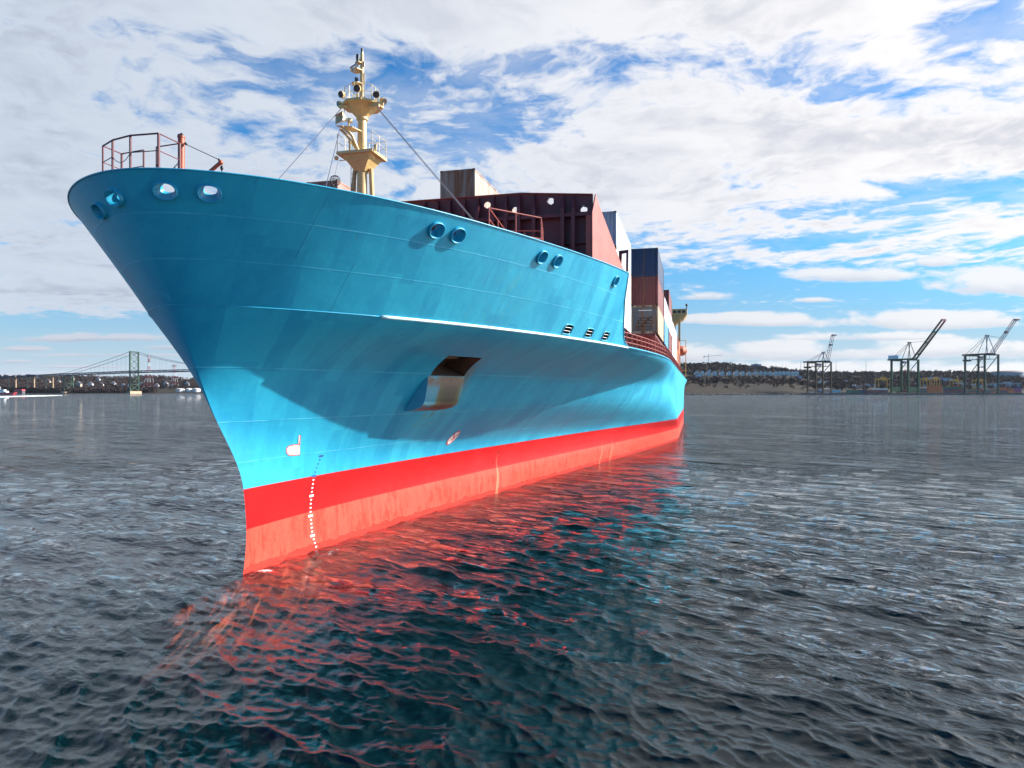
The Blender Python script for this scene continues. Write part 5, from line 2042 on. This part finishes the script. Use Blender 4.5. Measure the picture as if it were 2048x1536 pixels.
# ------------------------------------------------------------------ container blocks on the quay
YM = {k: principled("yard_" + k, c, 0.5, var=0.12, scale=0.3) for k, c in (
    ('orange', (0.50, 0.12, 0.03)), ('red', (0.30, 0.04, 0.035)), ('brown', (0.16, 0.05, 0.04)), ('green', (0.02, 0.14, 0.08)),
    ('navy', (0.02, 0.04, 0.12)), ('white', (0.60, 0.60, 0.60)), ('teal', (0.03, 0.22, 0.26)), ('purple', (0.22, 0.03, 0.16)))}
YWORD = {'orange': 'orange', 'red': 'red', 'brown': 'dark brown', 'green': 'green', 'navy': 'navy blue', 'white': 'white', 'teal': 'teal', 'purple': 'purple'}
YPROTO = {}


def yard_box(px, D, z, c):
    p = far(px, D, z)
    if c in YPROTO:
        o = YPROTO[c].copy()
        COL.objects.link(o)
    else:
        mb = MB()
        mb.box((-6.05, -1.18, 0.05), (6.05, 1.18, 2.55))
        for i in range(24):
            x_ = -5.8 + i * 0.5
            mb.box((x_, -1.22, 0.2), (x_ + 0.25, -1.181, 2.4))
        for x_ in (-6.1, 5.95):
            mb.box((x_, -1.24, 0), (x_ + 0.15, 1.24, 2.6))
        o = obj('yard_container', mb, YM[c])
        YPROTO[c] = o
        tag(o, 'small %s container in the blocks on the far quay' % YWORD[c], 'container', '%s containers on the far quay' % YWORD[c])
    o.location = p
    o.rotation_euler = (0, 0, ALPHA)


def block(px0, n, D, rows, pitch=14.6):
    for i in range(n):
        for k, cs_ in enumerate(rows):
            c = cs_[i % len(cs_)] if isinstance(cs_, (list, tuple)) else cs_
            if c:
                yard_box(px0 + i * pitch, D, 3.0 + k * 2.62, c)


block(1700, 1, 1196, ['green', 'green'])
block(1716, 1, 1196, ['green'])
block(1724, 1, 1200, ['navy', 'navy'])
block(1740, 1, 1198, ['red', 'brown'])
block(1754, 2, 1204, ['brown', ['red', 'brown'], 'white'])
block(1712, 4, 1222, [['brown', 'red', 'navy', 'red'], ['green', 'navy', None, None]])
block(1846, 1, 1228, ['navy', 'teal', 'brown', 'white'])
block(1862, 2, 1202, ['orange', 'orange', 'orange', 'orange', 'orange'], 14.4)
block(1893, 3, 1215, [['navy', 'brown', 'navy'], 'brown', ['navy', 'navy', 'brown'], 'green'])
block(1912, 2, 1232, ['brown', 'navy', 'red', 'red', ['red', None]])
block(1943, 4, 1222, [['red', 'brown', 'navy', 'orange'], ['brown', 'red', 'orange', 'red'], [None, 'red', 'white', 'orange']])
block(2006, 3, 1206, [['navy', 'orange', 'red'], ['brown', 'orange', 'purple'], ['orange', 'red', 'purple'], ['red', None, 'navy']])
block(1798, 3, 1240, ['brown', ['navy', 'red', 'brown']])
block(1625, 3, 1262, [['white', 'red', 'white']], 15.5)

# ------------------------------------------------------------------ buildings of the far town
def building(name, px, D, w, d, h, wall, label, cat, roof=None, z=None, group=None, gable=False, wins=0, rot=0.0):
    zb = (float(land_right(px, D)) if px > 1024 else float(land_left(px, D))) if z is None else z
    base = far(px, D, zb)
    t = thing(name, label, cat, tuple(base), ALPHA + rot, group)
    mb = MB()
    mb.box((-w / 2, 0, -2), (w / 2, d, h))
    if gable:
        mb.prism([(-w / 2, 0, h), (w / 2, 0, h), (0, 0, h + w * 0.42)], (0, 0, 0), (0, d, 0))
    obj('wall', mb, wall, t, local=True)
    if gable:
        mb = MB()
        e_ = w * 0.06
        for s_ in (-1, 1):
            mb.prism([(s_ * (w / 2 + e_), -0.4, h - 0.3), (0, -0.4, h + w * 0.42 + 0.05), (0, -0.4, h + w * 0.42 + 0.45), (s_ * (w / 2 + e_), -0.4, h + 0.1)], (0, 0, 0), (0, d + 0.8, 0))
        obj('roof', mb, roof or M['roof_dark'], t, local=True)
    elif roof:
        mb = MB()
        mb.box((-w / 2 - 0.3, -0.3, h), (w / 2 + 0.3, d + 0.3, h + 0.7))
        mb.box((-w * 0.2, d * 0.3, h + 0.7), (w * 0.15, d * 0.7, h + 2.8))
        obj('roof', mb, roof, t, local=True)
    nfl = max(1, int(h / 3.2))
    for k in range(nfl if wins else 0):
        zz = 1.1 + k * (h - 0.6) / nfl
        for i in range(wins):
            x_ = -w / 2 + w * (i + 0.5) / wins
            mb = MB()
            mb.box((x_ - w / wins * 0.27, -0.12, zz), (x_ + w / wins * 0.27, -0.02, zz + 1.5))
            obj('window', mb, M['glass'], t, local=True)
    return t


TH_PX = [1394, 1405, 1417, 1430, 1445, 1459, 1473, 1486, 1499, 1511, 1522, 1531, 1541, 1552, 1560, 1568, 1577, 1586, 1594]
for i, px in enumerate(TH_PX):
    building('row_house', px, 1680 + RNG.uniform(-3, 3), RNG.uniform(8.5, 11.5), 11, RNG.uniform(5.0, 6.2), M['wall_white'], 'white gabled house in the long row across the far hillside', 'house', M['roof_dark'], 44.5, 'white gabled houses in a row on the far hillside', True, 2)
mb = MB()
building('apartment_block', 1431, 2080, 26, 16, 16, M['wall_brick'], 'dark brick block with a framed roof on the hilltop under the tower crane', 'building', M['roof_dark'], 72, None, False, 6)
building('apartment_block', 1443, 2085, 18, 14, 13, M['wall_white'], 'white block adjoining the dark brick one on the hilltop', 'building', M['roof_dark'], 72, None, False, 4)
building('apartment_block', 1403, 2070, 32, 16, 9, M['wall_brick'], 'low brown hilltop building left of the tower crane', 'building', M['roof_dark'], 74, None, False, 7)
building('apartment_block', 1482, 2080, 30, 15, 13, M['wall_brick'], 'brick apartment block rising from the trees in the middle of the hilltop', 'building', M['wall_grey'], 69, None, False, 7)
building('apartment_block', 1514, 2080, 26, 15, 18, M['wall_grey'], 'grey-blue apartment block on the hilltop above the white houses, right of the brick one', 'building', M['wall_grey'], 66, None, False, 6)
for i, (px, D, c, l) in enumerate(((1441, 1760, 'wall_grey', 'grey gabled house above the left end of the white row'), (1420, 1800, 'wall_white', 'white gabled house on the slope above the white row, left'), (1474, 1790, 'wall_white', 'white gabled house on the slope above the white row, middle'), (1512, 1850, 'wall_tan', 'tan gabled house among trees above the white row'), (1600, 1640, 'wall_grey', 'grey gabled house below the right end of the white row'), (1398, 1610, 'house_blue', 'pale blue gabled house below the left end of the white row'))):
    building('gabled_house', px, D, 11, 10, 5.5, M[c], l, 'house', M['roof_dark'], None, None, True, 2)
for px, D, w, h, c, l in ((1695, 1700, 14, 5, 'wall_tan', 'tan low building on the slope right of the brown-grey crane'), (1656, 1650, 16, 6, 'wall_white', 'white low building framed by the legs of the brown-grey crane'), (1644, 1640, 6, 9, 'wall_white', 'narrow white building left in the legs of the brown-grey crane'),
                       (1710, 1480, 22, 4, 'wall_white', 'long white shed low on the slope between two cranes'), (1748, 1520, 40, 4.5, 'house_blue', 'long pale blue shed left of the green crane'), (1840, 1540, 34, 5, 'house_blue', 'pale blue warehouse behind the green crane'),
                       (1872, 1750, 60, 11, 'wall_grey', 'wide grey building on the ridge right of the green crane'), (1905, 1720, 26, 8, 'house_blue', 'pale blue building on the ridge between two cranes'),
                       (1925, 1560, 24, 7, 'wall_white', 'white building with a tower left of the blue-green crane'), (1948, 1500, 48, 5, 'wall_white', 'long white shed behind the blue-green crane'), (1982, 1480, 40, 6, 'house_blue', 'pale blue shed seen through the blue-green crane'),
                       (2020, 1500, 50, 9, 'wall_grey', 'grey warehouse right of the blue-green crane'), (1660, 1300, 40, 4.0, 'house_blue', 'pale blue trailer row at the foot of the brown-grey crane')):
    building('warehouse', px, D, w, 14, h, M[c], l, 'building', M['wall_grey'] if h > 4.4 else M['wall_white'], None, None, False, 0 if h < 5 else 6)
# arena at the right edge
base = far(2036, 1900, 44)
t = thing('arena', 'big rounded grey arena on the ridge at the right edge', 'building', tuple(base), ALPHA)
mb = MB()
n_ = 32
for (r_, z_) in ((38, -4), (38, 12)):
    mb.addv([(r_ * cos(2 * pi * i / n_) * 1.1, 40 + r_ * sin(2 * pi * i / n_), z_) for i in range(n_)])
for i in range(n_):
    j = (i + 1) % n_
    mb.face((i, j, n_ + j, n_ + i))
obj('wall', mb, M['wall_grey'], t, local=True)
mb = MB()
mb.ball((0, 40, 12), (42, 39, 6), 28, 8)
obj('roof', mb, M['roof_dark'], t, local=True, smooth=True)
# tower crane on the hill
base = far(1417, 2100, 72)
t = thing('tower_crane', 'thin tower crane standing on the hilltop among the blocks', 'crane', tuple(base), ALPHA)
mb = MB()
mb.beam((0, 0, 0), (0, 0, 44), 1.1)
obj('mast', mb, M['house_blue'], t, local=True)
mb = MB()
mb.beam((-14, 0, 36.5), (0, 0, 37.5), 1.2)
mb.beam((0, 0, 37.5), (40, -5, 40.5), 0.9)
mb.tube([(0, 0, 44), (26, -3, 39.7)], 0.15, 4)
mb.tube([(0, 0, 44), (-13, 0, 37)], 0.15, 4)
obj('jib', mb, M['house_blue'], t, local=True)
mb = MB()
mb.box((-15, -1, 33.5), (-12, 1, 36.5))
obj('counterweight', mb, M['concrete'], t, local=True)
# slim masts on the ridge
for i, px in enumerate((1601.5, 1672, 1732)):
    base = far(px, 1900, 55)
    mb = MB()
    mb.tube([tuple(base), tuple(base + np.array((0, 0, 32)))], [0.5, 0.25], 5)
    o_ = obj('radio_mast', mb, M['dark'])
    tag(o_, ('thin mast at the right end of the white house row', 'thin mast just right of the brown-grey crane', 'thin mast midway between the brown-grey and green cranes')[i], 'mast')

# ------------------------------------------------------------------ suspension bridge on the left
BD = lambda px: 1600 - (px - 268) * 0.35
bpt = lambda px, z, off=0.0: far(px, BD(px), z) + off * TRV
AXV = unit(far(375, BD(375)) - far(0, BD(0)))
TRV = np.array((-AXV[1], AXV[0], 0.0))
if TRV @ np.array((CA, SA, 0)) < 0:
    TRV = -TRV
bz = lambda px: float(np.interp(px, [-400, 0, 137, 268, 375, 520, 700], [22, 40, 46.5, 51.5, 53.5, 54, 52]))
broot = bpt(268, 0)
br = thing('suspension_bridge', 'long suspension bridge with green lattice tower crossing the harbour on the left', 'bridge', tuple(broot))
HW = 11.0
mb = MB()
pxs = np.linspace(-420, 560, 80)
for i in range(len(pxs) - 1):
    a_, b_ = pxs[i], pxs[i + 1]
    for o_ in (-HW, HW):
        mb.beam(bpt(a_, bz(a_), o_), bpt(b_, bz(b_), o_), 0.8, 0.9)
        mb.beam(bpt(a_, bz(a_) - 4.2, o_), bpt(b_, bz(b_) - 4.2, o_), 0.8, 0.9)
        mb.beam(bpt(a_, bz(a_), o_), bpt((a_ + b_) / 2, bz(a_) - 4.2, o_), 0.6)
        mb.beam(bpt((a_ + b_) / 2, bz(a_) - 4.2, o_), bpt(b_, bz(b_), o_), 0.6)
    mb.quad(bpt(a_, bz(a_) - 0.2, -HW), bpt(b_, bz(b_) - 0.2, -HW), bpt(b_, bz(b_) - 0.2, HW), bpt(a_, bz(a_) - 0.2, HW))
    mb.quad(bpt(a_, bz(a_) - 2.8, -HW), bpt(b_, bz(b_) - 2.8, -HW), bpt(b_, bz(b_) - 2.8, HW), bpt(a_, bz(a_) - 2.8, HW))
obj('deck_truss', mb, M['deck_steel'], br)


def lattice_tower(px, z0, z1, wleg, off, nb, top=True):
    mb = MB()
    for o_ in (-off, off):
        mb.beam(bpt(px, z0, o_), bpt(px, z1, o_), wleg, wleg * 1.2, up=tuple(AXV))
    hs = np.linspace(z0 + 1, z1 - 1, nb + 1)
    for i in range(nb):
        mb.beam(bpt(px, hs[i], -off), bpt(px, hs[i + 1], off), 1.0)
        mb.beam(bpt(px, hs[i], off), bpt(px, hs[i + 1], -off), 1.0)
        mb.beam(bpt(px, hs[i], off), bpt(px, hs[i], -off), 0.9)
    mb.beam(bpt(px, z1 - 0.8, off + 1), bpt(px, z1 - 0.8, -off - 1), 2.2)
    return mb


tw_ = obj('tower', lattice_tower(268.5, 5, 96, 2.4, HW + 1.5, 6), M['bridge'], br)
obj('pier_tower', lattice_tower(137, 4, 42, 2.0, HW + 1.5, 2), M['bridge'], br)
for px in (268.5, 137):
    mb = MB()
    c_ = bpt(px, 0)
    mb.prism([tuple(c_ + AXV * a_ + TRV * b_) for a_, b_ in ((-5, -17), (5, -17), (5, 17), (-5, 17))], (0, 0, -5), (0, 0, 5))
    obj('footing', mb, M['pier_tan'], br)
for px in (99, 61.5, 24.5, -20, -60, -110):
    for o_ in (-HW + 2, HW - 2):
        mb = MB()
        mb.tube([bpt(px, -2, o_), bpt(px, bz(px) - 4.4, o_)], [1.8, 1.5], 10)
        obj('pier_column', mb, M['pier_tan'], br, smooth=True)
    mb = MB()
    mb.beam(bpt(px, bz(px) - 5.2, -HW), bpt(px, bz(px) - 5.2, HW), 3.0, 1.8)
    obj('pier_cap', mb, M['pier_tan'], br)
mb = MB()
mb.box((-6, -8, 0), (6, 8, 5), Matrix.Translation(Vector(bpt(61, bz(61) - 2.5))) @ Matrix.Rotation(ALPHA, 4, 'Z'))
obj('anchor_house', mb, M['deck_steel'], br)
for o_ in (-HW - 1, HW + 1):
    mb = MB()
    lft = [(px, np.interp((px - 137) / 131.5, [0, 1], [47.5, 95.5]) - 6.0 * 4 * ((px - 137) / 131.5) * (1 - (px - 137) / 131.5) * 0.35) for px in np.linspace(137, 268.5, 16)]
    rgt = [(px, 57 + (95.5 - 57) * ((480 - px) / 211.5) ** 2) for px in np.linspace(268.5, 560, 26)]
    dwn = [(px, np.interp(px, [70, 137], [42.5, 47.5])) for px in np.linspace(70, 130, 4)]
    mb.tube([bpt(px, z, o_) for px, z in dwn + lft + rgt[1:]], 0.42, 6)
    obj('main_cable', mb, M['wire'], br, smooth=True)
    mb = MB()
    for px, z in lft[2:-1:1] + rgt[1::1]:
        if z - bz(px) > 1.5:
            mb.tube([bpt(px, z, o_), bpt(px, bz(px), o_)], 0.10, 4)
    obj('hanger_rods', mb, M['wire'], br)

# red and white pylons
for px, D, z0, z1, lab in ((298, 1790, 10, 99, 'taller red and white power pylon, beside the bridge tower'), (348.5, 1880, 12, 76, 'shorter red and white power pylon near the white tanks')):
    base = far(px, D, z0 - 3)
    t = thing('power_pylon', lab, 'pylon', tuple(base), ALPHA, 'red and white power pylons')
    Hh = z1 - z0 + 3
    nseg = 9
    for s_ in range(nseg):
        k0, k1 = s_ / nseg, (s_ + 1) / nseg
        wd = lambda k: 10.5 * max(0.10, (1 - k) ** 1.3)
        mb = MB()
        for sx in (-1, 1):
            for sy in (-1, 1):
                mb.beam((sx * wd(k0), sy * wd(k0), Hh * k0), (sx * wd(k1), sy * wd(k1), Hh * k1), 0.42)
            mb.beam((sx * wd(k0), -wd(k0), Hh * k0), (-sx * wd(k1), -wd(k1), Hh * k1), 0.35)
        mb.beam((-wd(k1), -wd(k1), Hh * k1), (wd(k1), -wd(k1), Hh * k1), 0.6)
        obj('lattice_section', mb, M['red_far'] if s_ % 2 == (1 if px < 320 else 0) else M['white'], t, local=True)
    mb = MB()
    for z_ in (0.80, 0.97):
        mb.beam((-6.5, 0, Hh * z_), (6.5, 0, Hh * z_), 0.7)
    mb.beam((-6, 0, Hh * 0.97), (0, 0, Hh * 0.8), 0.6)
    mb.beam((6, 0, Hh * 0.97), (0, 0, Hh * 0.8), 0.6)
    obj('cross_arm', mb, M['red_far'], t, local=True)
# white storage tanks
for px, r_, h_, lab in ((360.5, 9.8, 7.5, 'white storage tank, left of the three on the left shore'), (378, 7.2, 8, 'white storage tank, the narrow middle one of three'), (393, 9.0, 8, 'white storage tank nearest the blue bow')):
    base = far(px, 1672, 3.2)
    t = thing('storage_tank', lab, 'tank', tuple(base), 0, 'white storage tanks on the left shore')
    mb = MB()
    mb.tube([(0, 0, -1), (0, 0, h_)], r_, 28)
    obj('shell', mb, M['wall_white'], t, local=True, smooth=True)
    mb = MB()
    mb.tube([(0, 0, h_), (0, 0, h_ + 1.4)], [r_ * 1.01, 0.6], 28)
    obj('roof', mb, M['wall_white'], t, local=True, smooth=True)
# scattered houses on the left hill
LH = [(155, 1880, 'tan', 15, 7, 'tan house right of the green bridge pier'), (180, 1900, 'white', 10, 6, 'white house on the hill midway between bridge pier and tower'), (201, 1905, 'white', 8, 5, 'small white house on the hill left of the bridge tower'),
      (225, 1950, 'white', 11, 5, 'white house high on the hill left of the bridge tower'), (245, 1900, 'white', 9, 4, 'low white house next to the bridge tower'), (171, 1850, 'white', 7, 4, 'small white house lowest on the slope'),
      (116, 2050, 'white', 8, 5, 'white house left of the green bridge pier'), (95, 2060, 'tan', 9, 5, 'tan house seen above the bridge columns'), (282, 1930, 'white', 8, 5, 'white house just right of the bridge tower'), (330, 1900, 'white', 11, 8, 'white house between the two pylons'),
      (312, 1850, 'white', 10, 5, 'low white house beside the taller pylon'), (372, 1950, 'grey', 12, 6, 'grey house above the white tanks'), (195, 2150, 'grey', 10, 5, 'grey house near the hill crest'), (142, 2200, 'tan', 12, 5, 'tan house near the hill crest above the bridge pier'), (256, 1840, 'white', 7, 5, 'tiny white house left of the tower foot')]
for px, D, c, w, h, lab in LH:
    building('gabled_house', px, D, w, 9, h, M['wall_' + c], lab, 'house', M['roof_dark'], None, None, True, 2)
building('apartment_block', 12, 2300, 46, 14, 11, M['wall_tan'], 'long tan apartment block above the bridge deck at the left edge', 'building', M['wall_brick'], 42, None, False, 9)
building('apartment_block', 72, 2300, 28, 12, 6, M['wall_white'], 'long white low block below the bridge deck on the left', 'building', M['wall_tan'], 33, None, False, 6)

# red and white vessel at the left edge
base = far(8, 1200, 0)
t = thing('patrol_vessel', 'red hulled vessel with white superstructure at the left edge below the bridge', 'vessel', tuple(base), ALPHA)
mb = MB()
prof = [(-22, 4.2), (-20, -0.5), (17, -0.5), (21, 4.6), (12, 3.8), (-8, 3.4)]
mb.prism([(x, -4, z) for x, z in prof], (0, 0, 0), (0, 8, 0))
obj('hull', mb, M['red_far'], t, local=True)
mb = MB()
mb.box((-16, -3.2, 3.4), (6, 3.2, 6.2))
mb.box((-12, -2.8, 6.2), (2, 2.8, 8.6))
obj('superstructure', mb, M['white'], t, local=True)
mb = MB()
mb.box((-11, -2.85, 7.0), (1.2, -2.81, 7.9))
obj('window', mb, M['glass'], t, local=True)
mb = MB()
mb.tube([(-6, 0, 8.6), (-6, 0, 14)], 0.25, 6)
obj('mast', mb, M['white'], t, local=True)
base = far(36, 1560, 1.5)
t = thing('dock_shed', 'low red roofed shed on the shore under the bridge', 'shed', tuple(base), ALPHA)
mb = MB()
mb.box((-9, 0, -2), (9, 10, 5))
obj('wall', mb, M['roof_dark'], t, local=True)
mb = MB()
mb.prism([(-10, -0.5, 5), (10, -0.5, 5), (8, -0.5, 8), (-8, -0.5, 8)], (0, 0, 0), (0, 11, 0))
obj('roof', mb, M['red_far'], t, local=True)
# speedboat and its wake
base = far(110, 1040, 0)
t = thing('speedboat', 'small dark speedboat trailing a long white wake', 'boat', tuple(base), ALPHA)
mb = MB()
mb.prism([(-3.6, -1.2, 0), (3.0, -1.2, 0), (4.4, -1.2, 1.5), (-3.6, -1.2, 1.3)], (0, 0, 0), (0, 2.4, 0))
obj('hull', mb, M['dark'], t, local=True)
mb = MB()
mb.box((-1.5, -0.9, 1.3), (1.4, 0.9, 2.5))
obj('cabin', mb, M['glass'], t, local=True)
mb = MB()
prev = None
pw = [(124, 1042, 0.5), (112, 1038, 1.3), (100, 1000, 1.9), (70, 940, 2.0), (30, 870, 2.0), (0, 820, 2.0), (-40, 760, 2.6), (-90, 700, 2.2)]
cc = []
for px, D, w in pw:
    c_ = far(px, D, 0)
    cc.append((c_, w))
for i in range(len(cc) - 1):
    for k in range(8):
        f0, f1 = k / 8, (k + 1) / 8
        a_ = cc[i][0] * (1 - f0) + cc[i + 1][0] * f0
        b_ = cc[i][0] * (1 - f1) + cc[i + 1][0] * f1
        w0 = cc[i][1] * (1 - f0) + cc[i + 1][1] * f0
        F_ = np.array((-SA, CA, 0))
        j0 = RNG.uniform(-0.5, 0.5, 2)
        mb.prism([tuple(a_ - F_ * w0), tuple(b_ - F_ * w0), tuple(b_ + F_ * w0), tuple(a_ + F_ * w0)], (0, 0, -0.2), (0, 0, 0.42 + 0.12 * RNG.rand()))
M['foam'] = principled("wake_foam", (0.72, 0.76, 0.80), 0.8, var=0.1, scale=0.5)
o_ = setting('boat_wake', mb, M['foam'], 'stuff')

# ------------------------------------------------------------------ thin harbour haze
mb = MB()
mb.box((-5600, -5600, -16), (5600, 5600, 190))
m = bpy.data.materials.new("haze")
m.use_nodes = True
t = NT(m.node_tree)
t.n.clear()
pv_ = t.new('ShaderNodeVolumePrincipled')
pv_.inputs['Color'].default_value = (0.80, 0.88, 1.0, 1)
pv_.inputs['Density'].default_value = 0.000014
pv_.inputs['Anisotropy'].default_value = 0.2
ho = t.new('ShaderNodeOutputMaterial')
t.l.new(pv_.outputs[0], ho.inputs['Volume'])
setting('haze', mb, m, 'stuff')
